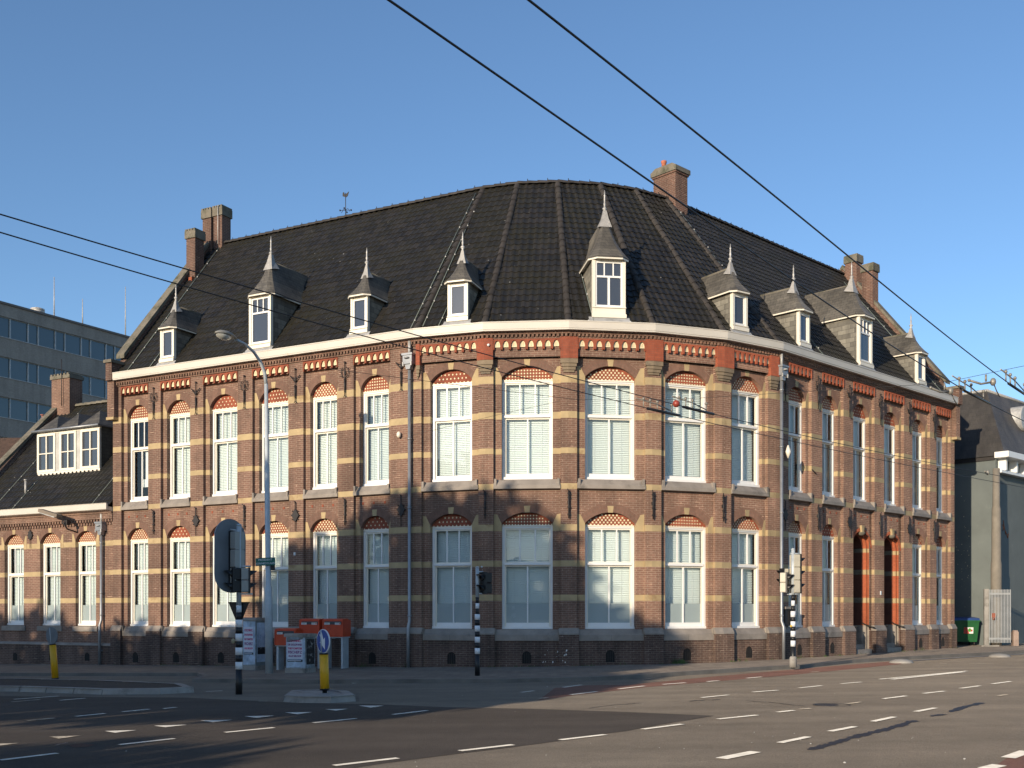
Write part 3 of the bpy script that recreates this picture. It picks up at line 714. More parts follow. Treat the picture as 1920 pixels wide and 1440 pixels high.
# ------------------------------------------------------------------ roof: rows of pantiles as real relief
def tiles(k, xa, xb, y0, y1, rise0, slope, T, mb, tw=.235, course=.32, mat=TILE, hipl=None, hipr=None):
    phi = math.atan(slope); c_, s_ = math.cos(phi), math.sin(phi); L_ = (y1 - y0) / c_; n = int(round(L_ / course)); dc = L_ / n
    prof = [(0, .0), (.18, .030), (.40, .030), (.60, .006), (.82, -.004)]
    ncol = int((xb - xa) / tw) + 2; mi = mb.mi(mat)
    for r in range(n):
        d0, d1 = r * dc, (r + 1) * dc + .015
        ya, yb_ = y0 + d0 * c_, y0 + d1 * c_
        la, ra = (hipl(ya), hipr(ya)); lb, rb = hipl(min(yb_, y1)), hipr(min(yb_, y1))
        row = []
        for cidx in range(-1, ncol):
            for (u, h) in prof: row.append((xa + (cidx + u) * tw, h))
        base = len(mb.v); cnt = 0; keep = []
        for x, h in row:
            if x < la - tw or x > ra + tw: continue
            x0_, x1_ = min(max(x, la), ra), min(max(x, lb), rb)
            for (xx, dd, hh) in ((x0_, d0, -.02), (x0_, d0, h + .032), (x1_, d1, h + .004)):
                mb.v.append(T @ Vector((xx, y0 + dd * c_ - hh * s_, rise0 + dd * s_ + hh * c_)))
            keep.append(x); cnt += 1
        for i in range(cnt - 1):
            a = base + i * 3; b = a + 3; tu = math.floor((keep[i] - xa + 1e-4) / tw) + .5; uv = (tu + k * 61, r + .5)
            if (mb.v[a + 1] - mb.v[b + 1]).length < 1e-4 and (mb.v[a + 2] - mb.v[b + 2]).length < 1e-4: continue
            for q in ((a, b, b + 1, a + 1), (a + 1, b + 1, b + 2, a + 2)):
                mb.f.append(q); mb.m.append(mi); mb.uv.append([uv] * 4); mb.sm.append(False)
roof = MB(); back = MB()
for k in range(7):
    l0 = (lambda y: .28) if k == 0 else (lambda y, k=k: xl(k, y)); r0 = (lambda y: LEN[6] - .28) if k == 6 else (lambda y, k=k: xr(k, y))
    tiles(k, l0(-.2) - .3, r0(-.2), -.18, 5.0, rz(-.18), SL, FR[k], roof, hipl=l0, hipr=r0)
    back.T = FR[k]
    back.face([(l0(5.0), 5.0, RDG), (r0(5.0), 5.0, RDG), (r0(10.2), 10.2, rz(10.2)), (l0(10.2), 10.2, rz(10.2))], TILE)
    back.face([(l0(-.1), -.1, rz(-.1) - .04), (r0(-.1), -.1, rz(-.1) - .04), (r0(5.0), 5.0, RDG - .04), (l0(5.0), 5.0, RDG - .04)], HIP)
rf = roof.build('roof', main); back.build('rear_roof', main)
hips = MB()
def ridge_run(mb, a, b, seg, r, lift=.05, m=HIP, drop=.0):
    a, b = Vector(a), Vector(b); L_ = (b - a).length; n = int(L_ / seg); d_ = (b - a) / n
    up = Vector((0, 0, 1)); side = d_.cross(up).normalized(); upn = side.cross(d_).normalized()
    for i in range(n):
        p0 = a + d_ * i + upn * lift * .4; p1 = a + d_ * (i + 1.12) + upn * lift * .1; rings = []
        for p, q in ((p0, r * 1.06), (p0 + d_ * .1, r * 1.04), (p1, r * .94)):
            rings.append([p + side * q * math.cos(t) + upn * q * math.sin(t) for t in [math.pi * j / 8 for j in range(9)]])
        kk = len(mb.v); mb.grid(rings, m, smooth=True, close=False)
for i in range(1, 7):
    a = offv(i, .30 - .12); b = offv(i, .30 + 5.0)
    ridge_run(hips, (a.x, a.y, rz(-.12) - .02), (b.x, b.y, RDG - .02), .36, .115)
for i in range(7):
    a, b = offv(i, 5.3), offv(i + 1, 5.3)
    if i == 0: a = (FR[0] @ Vector((.3, 5.0, 0))).xy
    if i == 6: b = (FR[6] @ Vector((LEN[6] - .3, 5.0, 0))).xy
    ridge_run(hips, (a.x, a.y, RDG), (b.x, b.y, RDG), .36, .12)
    hips.T = Matrix()
    d_ = (Vector(b) - Vector(a)); n = max(1, int(d_.length / .72))
    for q in range(n):
        p = Vector(a) + d_ * (q + .5) / n; hips.tube([(p.x, p.y, RDG + .1), (p.x, p.y, RDG + .21)], [.02, .012], IRON, 5)
hips.build('ridge_tiles', main)
# lightning conductor cables with pale clips
lc = MB()
CAB = plain('copper_cable', (.16, .19, .17), .6)
def cable(k, x0, y0, x1, y1, n=8):
    p0 = FR[k] @ Vector((x0, y0, rz(y0) + .09)); p1 = FR[k] @ Vector((x1, y1, rz(y1) + .09)); lc.T = Matrix()
    lc.tube([p0, p1], .014, CAB, 6)
    for i in range(n):
        p = p0.lerp(p1, (i + .5) / n); lc.sphere(p + Vector((.02, 0, .01)), .03, LEAD, 6)
cable(0, .85, -.1, .85, 4.9, 9); cable(1, .20, -.05, .33 + .1, 4.8, 9); cable(0, LEN[0] - .22, -.1, LEN[0] - .60, 4.8, 9)
cable(1, .75, -.1, .85, .9, 2); cable(3, .78, -.1, .70, 1.6, 3); cable(6, .3, 1.5, .65, 4.8, 5); cable(6, 2.9, -.1, 2.9, 1.4, 3); cable(0, 2.0, -.1, 2.0, .9, 2)
cable(6, 12.3, -.1, 12.3, 4.4, 6)
lc.build('lightning_cable', main)

# ------------------------------------------------------------------ dormers
def dormer(k, x, w, zt, zap, ztip, kind, yf=.02):
    T = FR[k] @ TR(x, 0); zb = rz(yf) + .10; h = w / 2
    fr = MB(T); t = .10 if kind != 'small' else .085
    sill = .16 if kind != 'corner' else .32
    if kind == 'small': zb0 = zb
    fr.box(-h, -h + t, yf, yf + .12, zb, zt, WHITE); fr.box(h - t, h, yf, yf + .12, zb, zt, WHITE)
    fr.box(-h + t, h - t, yf + .01, yf + .12, zt - .12, zt, WHITE); fr.box(-h + t, h - t, yf + .01, yf + .12, zb, zb + sill, WHITE)
    fr.box(-h - .02, h + .02, yf - .05, yf + .0, zb - .02, zb + .10, WHITE); fr.box(-h - .01, h + .01, yf - .03, yf, zb + sill - .03, zb + sill, WHITE)
    d_ = fr.build('dormer', main)
    wd = MB(T); a, b, z0, z1 = -h + t, h - t, zb + sill, zt - .12; s = .05; y0, y1 = yf + .03, yf + .08
    wd.box(a, a + s, y0, y1, z0, z1, WHITEC); wd.box(b - s, b, y0, y1, z0, z1, WHITEC); wd.box(a + s, b - s, y0, y1, z0, z0 + s + .02, WHITEC); wd.box(a + s, b - s, y0, y1, z1 - s, z1, WHITEC)
    if kind != 'small':
        zm = z1 - (z1 - z0) * .33; wd.box(a + s, b - s, y0, y1, zm - .03, zm + .03, WHITEC)
        for q in (1 / 3, 2 / 3): xx = a + (b - a) * q; wd.box(xx - .018, xx + .018, y0, y1, zm + .03, z1 - s, WHITEC)
        if kind == 'corner': wd.box(-.035, .035, y0, y1, z0 + s + .02, zm - .03, WHITEC)
    wd.face([(a + s, y1 - .015, z0 + s), (b - s, y1 - .015, z0 + s), (b - s, y1 - .015, z1 - s), (a + s, y1 - .015, z1 - s)], DGL)
    sub(wd, 'dormer_window', d_)
    sd = MB(T); yb_ = (zt - 10.6) / SL - .1 + .1
    for s_, xx in ((1, -h + .004), (-1, h - .004)):
        q = [(xx, yf + .12, rz(yf) - .05), (xx, yf + .12, zt), (xx, yb_, zt)]
        sd.face(q if s_ > 0 else q[::-1], SLATES)
    sub(sd, 'slate_cheek', d_)
    rm = MB(T); H = zap - zt; ov = .13; hw0 = h + ov; rings = []
    yap = yf + hw0 * .95
    for fh, fw in ((-.03, .99), (.0, 1.0), (.08, .88), (.2, .72), (.4, .50), (.65, .30), (1.0, .09)):
        z = zt + H * fh; hw = hw0 * fw; yfr = yap - (yap - (yf - .16)) * fw; ch = hw * .38; yk = (z - 10.6) / SL - .1 + .15
        rings.append([(-hw, yk, z), (-hw, yfr + ch, z), (-hw + ch, yfr, z), (hw - ch, yfr, z), (hw, yfr + ch, z), (hw, yk, z)])
    for r0_, r1_ in zip(rings, rings[1:]):
        for j in range(5):
            q = [r0_[j], r0_[j + 1], r1_[j + 1], r1_[j]]
            if j in (0, 4): uv = [(q[0][1], q[0][2] * 1.3), (q[1][1], q[1][2] * 1.3), (q[2][1], q[2][2] * 1.3), (q[3][1], q[3][2] * 1.3)]
            else: uv = [(q[0][0] + q[0][1], q[0][2] * 1.3), (q[1][0] + q[1][1], q[1][2] * 1.3), (q[2][0] + q[2][1], q[2][2] * 1.3), (q[3][0] + q[3][1], q[3][2] * 1.3)]
            rm.face(q, SLATE, uv)
    rm.face(rings[-1], LEAD); rm.face([p for p in reversed(rings[0])], WHITE)
    # painted fascia strip below the eaves
    e = rings[0]
    for j in range(5): rm.face([(e[j][0] * .99, e[j][1] + .005, e[j][2] - .045), (e[j + 1][0] * .99, e[j + 1][1] + .005, e[j + 1][2] - .045), e[j + 1], e[j]], WHITE)
    # lead strips against the main roof
    for s_ in (-1, 1):
        pts = [(s_ * r[0][0] * -1.0 if False else s_ * abs(r[0][0]), r[0][1] - .06, r[0][2] + .03) for r in rings]
        rm.tube(pts, .042, LEADB, 5)
    rm.tube([(0, yap, zap - .0), (0, (zap - 10.6) / SL, zap + .0)], .055, COPE, 6)
    ro = sub(rm, 'dormer_roof', d_)
    fn = MB(T); q = (ztip - zap)
    cs = 1.0 if kind == 'small' else 1.3
    rr0, rr1, ch_ = .155 * cs, .05, .42 * cs
    b4 = [(-rr0, yap - rr0 * .9, zap - .24 * cs), (rr0, yap - rr0 * .9, zap - .24 * cs), (rr0, yap + rr0 * 1.1, zap - .16 * cs), (-rr0, yap + rr0 * 1.1, zap - .16 * cs)]
    m4 = [(x_ * .52, yap + (y_ - yap) * .52, zap + .0) for x_, y_, z_ in b4]
    t4 = [(x_ * .26, yap + (y_ - yap) * .26, zap + .20 * cs) for x_, y_, z_ in b4]
    for A4, B4 in ((b4, m4), (m4, t4)):
        for q4 in range(4): fn.face([A4[q4], A4[(q4 + 1) % 4], B4[(q4 + 1) % 4], B4[q4]], LEADB)
    fn.lathe((0, yap, zap + .18), [(.035, 0), (.055, .03), (.03, .06), (.065, .12), (.075, .15), (.03, .19), (.03, .24), (.042, .28), (.028, .33), (.024, q * .62), (.034, q * .66), (.02, q * .70), (.008, q * .86)], LEAD, 8)
    sub(fn, 'finial', d_)
    lg = MB(T); lg.xprism([(yf - .14, rz(yf - .14) + .06), (yf - .10, rz(yf - .1) + .10), (yf, zb + .0), (yf, zb - .05)], -h - .12, h + .12, LEAD)
    for s_ in (-1, 1): lg.sphere((s_ * (h + .13), yf - .1, rz(yf - .1) + .07), .04, LEAD, 6)
    sub(lg, 'lead_apron', d_)
    return d_
def sub(mb, name, parent):                                   # parent's own location is (0,0,0) inside `main`
    o = mb.build(name, None, world_of(main)); o.location = (0, 0, 0); o.parent = parent; return o
DS = [(313, 0, 's'), (487, 0, 'b'), (673, 0, 's'), (858, 1, 's'), (1142, 3, 'c'), (1388, 5, 's'), (1509, 6, 's'), (1624, 6, 'b'), (1728, 6, 's')]
for px, k, t in DS:
    x = U(px, k, .02)
    if t == 's': dormer(k, x, .68, 12.10, 12.98, 13.72, 'small')
    elif t == 'b': dormer(k, x, .98, 12.72, 14.0, 14.85, 'big')
    else: dormer(k, x, 1.06, 12.72, 14.15, 15.0, 'corner')

# ------------------------------------------------------------------ chimneys and weather vane
def stack(mb, x, y, wx, wy, z0, z1, cap=.28):
    mb.box(x - wx / 2, x + wx / 2, y - wy / 2, y + wy / 2, z0, z1 - cap, CHB)
    mb.box(x - wx / 2 - .05, x + wx / 2 + .05, y - wy / 2 - .05, y + wy / 2 + .05, z1 - cap, z1 - .08, COPE)
    n = 4
    for i in range(n):
        a = x - wx / 2 - .05 + (wx + .1) * i / n; mb.box(a + .02, a + (wx + .1) / n - .02, y - wy / 2 - .05, y + wy / 2 + .05, z1 - .08, z1, COPE)
mb = MB(FR[0]); stack(mb, .22, 5.0, .46, .56, 15.3, 18.50, .42); stack(mb, .76, 5.05, .46, .52, 15.3, 18.54, .42); mb.tube([(.85, 4.70, 16.9), (.85, 4.70, 18.5)], .02, LEAD, 6)
o = mb.build('chimney', main); o['label'] = 'tall double flue chimney at the left end of the ridge'
mb = MB(FR[0]); stack(mb, .42, 3.85, .48, .50, 14.4, 17.25, .38); mb.box(.45, .62, 3.45, 3.6, rz(3.45) + .02, rz(3.45) + .2, ORG); o = mb.build('chimney', main); o['label'] = 'short single chimney on the left gable'
mb = MB(FR[6]); x6 = LEN[6] - .2; stack(mb, x6 + .05, 4.55, .50, .56, 15.3, 17.75, .35); o = mb.build('chimney', main)
mb = MB(FR[6]); stack(mb, x6 + .0, 3.72, .50, .52, 14.4, 17.15, .35); o = mb.build('chimney', main)
mb = MB(FR[6]); x = U(1257, 6, 5.1); mb.box(x - .36, x + .36, 4.58, 5.62, 15.8, 17.9, CHB); mb.box(x - .40, x + .40, 4.54, 5.66, 17.9, 17.97, CHB); mb.box(x - .44, x + .44, 4.50, 5.70, 17.97, 18.14, COPE)
mb.xprism([(4.50, 18.14), (5.70, 18.14), (5.5, 18.26), (4.7, 18.26)][::-1], x - .42, x + .42, COPE)
ch = mb.build('chimney', main); ch['label'] = 'broad brick chimney with stone cap behind the rounded corner'
cp = MB(FR[6]); cp.lathe((x - .2, 5.25, 18.2), [(.09, 0), (.09, .25), (.11, .28), (.11, .34)], plain('clay_pot', (.42, .14, .08), .8), 10); sub(cp, 'chimney_pot', ch)
mb = MB(FR[0] @ TR(U(648, 0, 5.), 5.0, RDG + .05)); mb.tube([(0, 0, 0), (0, 0, .95)], .014, IRON, 6)
for a in range(4):
    t = a * math.pi / 2 + .4; e = Vector((.22 * math.cos(t), .22 * math.sin(t), .28)); mb.tube([(0, 0, .28), e], .010, IRON, 5); mb.sphere(e, .035, IRON, 6)
mb.tube([(-.2, 0, .2), (-.1, 0, .34), (0, 0, .28), (.1, 0, .34), (.2, 0, .2)], .009, IRON, 5)
mb.prism([(-.14, .85), (.02, .78), (.10, .82), (.16, .98), (.05, .92), (-.04, .90), (-.08, 1.0), (-.13, .98)], -.01, .01, IRON, back=True)
mb.build('weather_vane', main)

# ------------------------------------------------------------------ lower wing on the left
annex = thing('low_wing', 'low brick wing with tiled roof and triple window dormer, left of the rounded corner building', 'building', tuple(FR[0] @ Vector((-5, 5, 0))))
AX0 = -8.7; AY = .12; F0 = FR[0]
AB = [(4.18, 4.38), (3.07, 3.25), (2.00, 2.19)]
aw = MB(F0); as_ = MB(F0)
cents = [(-5.77, 1.17), (-3.63, 1.17), (-1.62, 1.13), (-7.75, 1.17)]
order = sorted(cents); xs = AX0
def annex_open(w0, w1):
    zs, rise = 4.42, .38; yb, yw = AY, .30
    pts, (c, cz, r, a0) = arc(w0, w1, zs, rise)
    for (a, b), (c2, d2) in zip(pts, pts[1:]):
        aw.face([(a, yb, b), (c2, yb, d2), (c2, yb, 5.2), (a, yb, 5.2)], BR)
        aw.face([(a, yb, b), (a, yw + .1, b), (c2, yw + .1, d2), (c2, yb, d2)], BRS)
    for x, s_ in ((w0, 1), (w1, -1)):
        for a, b, sd in zsplit(1.0, zs, AB):
            q = [(x, yb, a), (x, yw + .12, a), (x, yw + .12, b), (x, yb, b)]; aw.face(q if s_ > 0 else q[::-1], SAND if sd else BR)
    aw.face([(w0, yb, ZB), (w1, yb, ZB), (w1, yb, 1.1), (w0, yb, 1.1)], BR)
    n = 16; ro = r + .25
    for i in range(n):
        t0 = -a0 + 2 * a0 * i / n; t1 = -a0 + 2 * a0 * (i + 1) / n
        aw.face([(c + r * math.sin(t0), yb - .004, cz + r * math.cos(t0)), (c + r * math.sin(t1), yb - .004, cz + r * math.cos(t1)), (c + ro * math.sin(t1), yb - .004, cz + ro * math.cos(t1)), (c + ro * math.sin(t0), yb - .004, cz + ro * math.cos(t0))], BRS, [(t0 * r, 0), (t1 * r, 0), (t1 * r, .25), (t0 * r, .25)])
    keystone(as_, c, zs + rise, .2, yb); springer(as_, w0 - .18, w0, zs - .03, yb, 1); springer(as_, w1 + .18, w1, zs - .03, yb, -1)
    as_.xprism([(yw + .1, 1.13), (yb - .05, 1.09), (yb - .06, .90), (yb + .01, .90)][::-1], w0 - .12, w1 + .12, BLUE)
for wc, ww in order:
    vstrip(aw, (xs, AY), (wc - ww / 2, AY), ZB, 5.2, bands=AB); annex_open(wc - ww / 2, wc + ww / 2); xs = wc + ww / 2
vstrip(aw, (xs, AY), (-.02, AY), ZB, 5.2, bands=AB)
aw.box(AX0, -.03, AY - .10, AY, ZB, .36, BRP); as_.xprism([(AY, .46), (AY - .08, .42), (AY - .12, .36), (AY, .36)][::-1], AX0, -.03, BLUE)
n = int(8.7 / .155)
for i in range(n):                                            # two-step brick corbels under the gutter
    a = AX0 + i * .155
    aw.box(a + .03, a + .12, AY - .05, AY, 4.98, 5.10, BR, 'b'); aw.box(a + .03, a + .12, AY - .11, AY, 5.10, 5.22, BR, 'b')
aw.box(AX0, -.02, AY - .14, AY + .1, 5.2, 5.40, BR); aw.box(AX0, -.02, AY - .18, AY + .1, 5.40, 5.47, BR)
aw.face([(AX0, 10.2, ZB), (AX0, AY, ZB), (AX0, AY, 5.5), (AX0, 10.2, 5.5)], BR); aw.face([(-.02, 10.2, ZB), (AX0, 10.2, ZB), (AX0, 10.2, 5.5), (-.02, 10.2, 5.5)], BR)
aw.build('wall', annex); as_.build('stone_dressing', annex)
for j, (wc, ww) in enumerate(cents):
    place_window(F0 @ TR(wc, YW), TH[0], ww, 1.12, 4.36, 'lower', annex)
    mb = MB(F0); w0, w1 = wc - ww / 2, wc + ww / 2; pts, (c, cz, r, a0) = arc(w0, w1, 4.42, .385); y = .27
    mb.face([(w0, y, 4.34), (w1, y, 4.34)] + [(a, y, b) for a, b in reversed(pts)], RED)
    z = 4.40; jj = 0
    while z < 4.78:
        x = c - .66 + (.055 if jj % 2 else 0)
        while x < w1:
            if x > w0 + .03 and math.hypot(x - c, z - cz) < r - .04: mb.face([(x - .024, y - .003, z - .022), (x + .024, y - .003, z - .022), (x + .024, y - .003, z + .022), (x - .024, y - .003, z + .022)], CREAM)
            x += .11
        z += .072; jj += 1
    mb.build('tympanum', annex)
mb = MB(F0)
mb.xprism([(AY - .1, 5.47), (-.28, 5.52), (-.30, 5.54), (-.30, 5.74), (-.315, 5.77), (-.26, 5.77), (-.2, 5.65), (.05, 5.62)][::-1], AX0 - .2, -.03, GUT); mb.build('gutter', annex)
ASL = 1.08
def arz(y): return 5.72 + ASL * (y + .1) if y <= 4.7 else 5.72 + ASL * (9.5 - y)
mb = MB()
tiles(9, AX0 + .1, -.0, -.18, 4.7, arz(-.18), ASL, F0, mb, hipl=lambda y: AX0 + .25, hipr=lambda y: -.02)
mb.T = F0; mb.face([(AX0 + .2, 4.7, arz(4.7)), (-.02, 4.7, arz(4.7)), (-.02, 10.2, arz(10.2)), (AX0 + .2, 10.2, arz(10.2))], TILE)
mb.build('roof', annex)
mb = MB()
p, q = F0 @ Vector((AX0 + .3, 4.7, arz(4.7))), F0 @ Vector((-.05, 4.7, arz(4.7))); ridge_run(mb, p, q, .36, .13, m=COPE); mb.build('ridge_tiles', annex)
mb = MB(F0)
mb.xprism([(-.33, 5.4), (-.33, 6.1), (.3, 6.2), (4.7, arz(4.7) + .22), (9.6, 5.9), (10.2, 5.9), (10.2, 5.4)], AX0 - .02, AX0 + .28, BR)
for y0, z0, y1, z1 in ((-.35, 6.0, 4.7, arz(4.7) + .22), (4.7, arz(4.7) + .22, 9.9, 5.95)): mb.xprism([(y0, z0), (y0, z0 + .16), (y1, z1 + .16), (y1, z1)], AX0 - .08, AX0 + .34, COPE)
mb.build('gable_parapet', annex)
mb = MB(F0); mb.box(AX0 - .02, AX0 + 1.15, 4.3, 5.0, 10.2, 12.15, BR); mb.box(AX0 - .07, AX0 + 1.2, 4.25, 5.05, 12.15, 12.3, COPE)
for i in range(6): mb.box(AX0 - .05 + i * .21, AX0 + .07 + i * .21, 4.26, 5.04, 12.3, 12.38, COPE)
mb.tube([(AX0 + .75, 4.2, 10.9), (AX0 + .75, 4.2, 13.0)], .018, IRON, 6); mb.build('chimney', annex)
# triple dormer
ydf = 1.35
def UA(px, y): return U(px, 0, y)
x0, x1 = UA(70, ydf), UA(187, ydf); z0 = arz(ydf) + .03; z1 = z0 + 1.78
md = MB(F0); md.box(x0, x1, ydf, ydf + .1, z0, z0 + .12, WHITE); md.box(x0, x1, ydf, ydf + .1, z1 - .08, z1, WHITE)
ww = (x1 - x0); cell = ww / 3
LP = plain('weathered_lead_panel', (.45, .44, .40), .6)
for i in range(3):
    a = x0 + i * cell + (0 if i == 0 else .13); b = x0 + (i + 1) * cell - (0 if i == 2 else .13)
    if i: md.box(x0 + i * cell - .13, x0 + i * cell + .13, ydf + .02, ydf + .1, z0 + .12, z1 - .08, LP)
dm = md.build('triple_dormer', annex)
def suba(mb, name, parent):
    o = mb.build(name, None, world_of(annex)); o.location = (0, 0, 0); o.parent = parent; return o
for i in range(3):
    a = x0 + i * cell + (0 if i == 0 else .13); b = x0 + (i + 1) * cell - (0 if i == 2 else .13); w_ = MB(F0)
    for p, q in ((a, a + .11), (b - .11, b)): w_.box(p, q, ydf - .02, ydf + .08, z0 + .12, z1 - .08, WHITE)
    w_.box(a + .11, b - .11, ydf - .02, ydf + .08, z0 + .12, z0 + .22, WHITE); w_.box(a + .11, b - .11, ydf - .02, ydf + .08, z1 - .17, z1 - .08, WHITE)
    m_ = (a + b) / 2; w_.box(m_ - .03, m_ + .03, ydf - .01, ydf + .05, z0 + .22, z1 - .17, WHITE); zc = (z0 + z1) / 2; w_.box(a + .11, b - .11, ydf - .008, ydf + .05, zc - .02, zc + .02, WHITE)
    w_.face([(a + .1, ydf + .04, z0 + .2), (b - .1, ydf + .04, z0 + .2), (b - .1, ydf + .04, z1 - .1), (a + .1, ydf + .04, z1 - .1)], DGL)
    suba(w_, 'dormer_window', dm)
dr = MB(F0)
yb_ = (z1 - 5.72) / ASL
for xx in (x0 + .01, x1 - .01): dr.face([(xx, ydf + .1, z0 - .1), (xx, ydf + .1, z1), (xx, yb_, z1)], SLATE)
dr.box(x0 - .15, x1 + .12, ydf - .12, yb_ + .1, z1, z1 + .06, ZINC)
dr.tube([(x0 - .15, ydf - .15, z1 + .03), (x1 + .12, ydf - .15, z1 + .03)], .05, ZINC, 8)
for i in range(3):
    a, b = x0 + i * cell - .02, x0 + (i + 1) * cell + .02; m_ = (a + b) / 2; h = z1 + .75
    yr = (h - 5.72) / ASL - .05
    dr.face([(a, ydf - .05, z1 + .06), (b, ydf - .05, z1 + .06), (m_, ydf + .55, h)], SLATE)
    dr.face([(a, ydf - .05, z1 + .06), (m_, ydf + .55, h), (m_, yr, h), (a, yb_ + .1, z1 + .06)], SLATE); dr.face([(b, ydf - .05, z1 + .06), (b, yb_ + .1, z1 + .06), (m_, yr, h), (m_, ydf + .55, h)], SLATE)
suba(dr, 'dormer_roof', dm)
mb = MB(F0); x = UA(48, .6); mb.tube([(x, .6, arz(.6)), (x, .6, arz(.6) + .55)], .045, LEAD, 8); mb.lathe((x, .6, arz(.6) + .55), [(.07, 0), (.07, .05)], LEAD, 8); mb.build('vent_pipe', annex)
mb = MB()
for xx, n_ in ((UA(100, .5) * 0 - 6.9, 8), (-1.0, 7), (-5.6, 4)):
    p0, p1 = F0 @ Vector((xx, -.1, arz(-.1) + .08)), F0 @ Vector((xx, 4.5 if n_ > 5 else 1.1, arz(4.5 if n_ > 5 else 1.1) + .08)); mb.tube([p0, p1], .012, CAB, 6)
    for i in range(n_): mb.sphere(p0.lerp(p1, (i + .5) / n_), .028, LEAD, 6)
mb.build('lightning_cable', annex)
drainpipe(0, UA(190, 0) , 4.75, annex, y=.0)
def anchor2(x, zt):
    mb = MB(F0); y0 = AY - .05; mb.tube([(x, y0, zt), (x, y0, zt - .95)], [.02, .012], IRON, 6)
    mb.prism([(x, zt - .65), (x + .14, zt - .42), (x, zt - .2), (x - .14, zt - .42)], y0 - .012, y0 + .012, IRON, back=True)
    for a_ in range(8): t = a_ * math.pi / 4; mb.sphere((x + .13 * math.cos(t), y0, zt - .42 + .17 * math.sin(t)), .025, IRON, 6)
    mb.build('wall_anchor', annex)
anchor2(-4.75, 5.15); anchor2(-6.85, 5.15)
# floodlight on a bracket
mb = MB(F0); x = UA(128, -.3); mb.tube([(x, AY, 4.75), (x, -.35, 4.85), (x - .05, -.55, 5.15)], .03, IRON, 8); mb.box(x - .09, x + .07, -.42, -.25, 5.0, 5.2, IRON)
LAMPM = plain('weathered_lamp_housing', (.20, .16, .12), .7)
mb.T = F0 @ TR(x - .45, -.7, 5.42) @ Matrix.Rotation(R(14), 4, 'Y'); mb.box(-.62, .45, -.13, .13, -.05, .07, LAMPM); mb.box(-.58, .3, -.10, .10, -.09, -.05, LEAD)
mb.build('flood_light', annex)
mb = MB(F0)
for wc, ww in order:
    g = gz(*(F0 @ Vector((wc, 0, 0))).xy); x = wc + .2; w = .13
    pts = [(x - w, g + .15), (x + w, g + .15)] + [(x + w * math.cos(t * math.pi / 8), g + .33 + w * math.sin(t * math.pi / 8)) for t in range(9)]
    o = MB(F0); o.face([(a, AY - .104, b) for a, b in pts], DARKM); o.prism([(x - w - .05, g + .33), (x - w, g + .33), (x - w * .7, g + .44), (x - w - .02, g + .46)][::-1], AY - .115, AY - .10, BRP); o.build('air_vent', annex)  # black plate again stands in for the shaded vent hole

# ------------------------------------------------------------------ grey building at the right
F6 = FR[6]
GX = LEN[6] + 4.2
grey = thing('grey_building', 'blue grey rendered building with dark mansard roof and white cornice at the right edge', 'building', tuple(F6 @ Vector((GX + 5, 6, 0))))
GR = plain('grey_render', (.135, .155, .15), .85, var=.12, scale=.8, dirt=((.19, .20, .18), 1.6, .62)); MANS = brick('mansard_slate', (.06, .055, .05), (.048, .044, .042), (.03, .028, .027), bw=.35, bh=.22, ms=.006, stain=.35, rough=.6)
mb = MB(F6); GZ = 8.65; mb.box(GX, GX + 12, 0, 13, ZB, GZ, GR, 'd'); mb.build('wall', grey)
mb = MB(F6); e = GZ + .02; tp = 11.95; DX, DY = 1.35, .95
b0 = [(GX - .1, -.45), (GX + 12.1, -.45), (GX + 12.1, 13.1), (GX - .1, 13.1)]; t0 = [(GX + DX, DY), (GX + 11, DY), (GX + 11, 12), (GX + DX, 12)]
for i in range(4):
    j = (i + 1) % 4; L_ = (Vector(b0[j]) - Vector(b0[i])).length
    mb.face([(*b0[i], e), (*b0[j], e), (*t0[j], tp), (*t0[i], tp)], MANS, [(0, 0), (L_, 0), (L_, 3.5), (0, 3.5)])
mb.face([(*p, tp) for p in t0], ZINC); mb.build('mansard_roof', grey)
mb = MB(F6)
for i in range(4):
    j = (i + 1) % 4; a, b = F6.inverted() @ (F6 @ Vector((*t0[i], tp))), F6.inverted() @ (F6 @ Vector((*t0[j], tp))); mb.tube([a, b], .07, LEAD, 6)
mb.build('lead_ridge', grey)
mb = MB(F6); mb.box(GX - .12, GX + 12.1, -.62, 0, GZ - .08, GZ + .18, WHITEC); mb.box(GX - .05, GX + 12, -.30, 0, GZ - .75, GZ - .62, WHITEC)
for i in range(10): mb.box(GX + .3 + i * 1.2, GX + .44 + i * 1.2, -.35, 0, GZ - .62, GZ - .08, WHITEC)
mb.build('cornice', grey)
mb = MB(F6); mb.box(GX - .06, GX, 0.02, 13, GZ - .16, GZ, IRON); mb.build('gutter', grey)
mb = MB(F6); mb.tube([(GX + 3.75, .1, 10.85), (GX + 3.75, 1.6, 10.85)], [.6, .6], LEAD, 16); mb.build('round_dormer', grey)
mb = MB(F6); mb.box(GX - .02, GX, 2.8, 3.7, 2.5, 3.3, IRON); mb.box(GX - .03, GX - .02, 2.9, 3.6, 2.58, 3.22, DGL); mb.build('window', grey)
for i, (wx, z0, z1) in enumerate(((GX + 6.5, 1, 3.4), (GX + 9.5, 1, 3.4), (GX + 6.5, 4.8, 7.2), (GX + 9.5, 4.8, 7.2))):
    w_ = MB(F6); w_.box(wx - .6, wx + .6, -.04, .0, z0, z1, WHITEC); w_.box(wx - .5, wx + .5, -.05, -.04, z0 + .1, z1 - .1, DGL); w_.build('window', grey)
mb = MB(F6); rr = random.Random(11)                            # chalky paint spatters
for i in range(60):
    y = 1.1 + abs(rr.gauss(0, .55)); z = 4.2 + rr.gauss(0, 1.2); s_ = rr.uniform(.006, .022)
    mb.face([(GX - .003, y - s_, z), (GX - .003, y, z - s_), (GX - .003, y + s_, z), (GX - .003, y, z + s_ * 1.5)], CREAM)
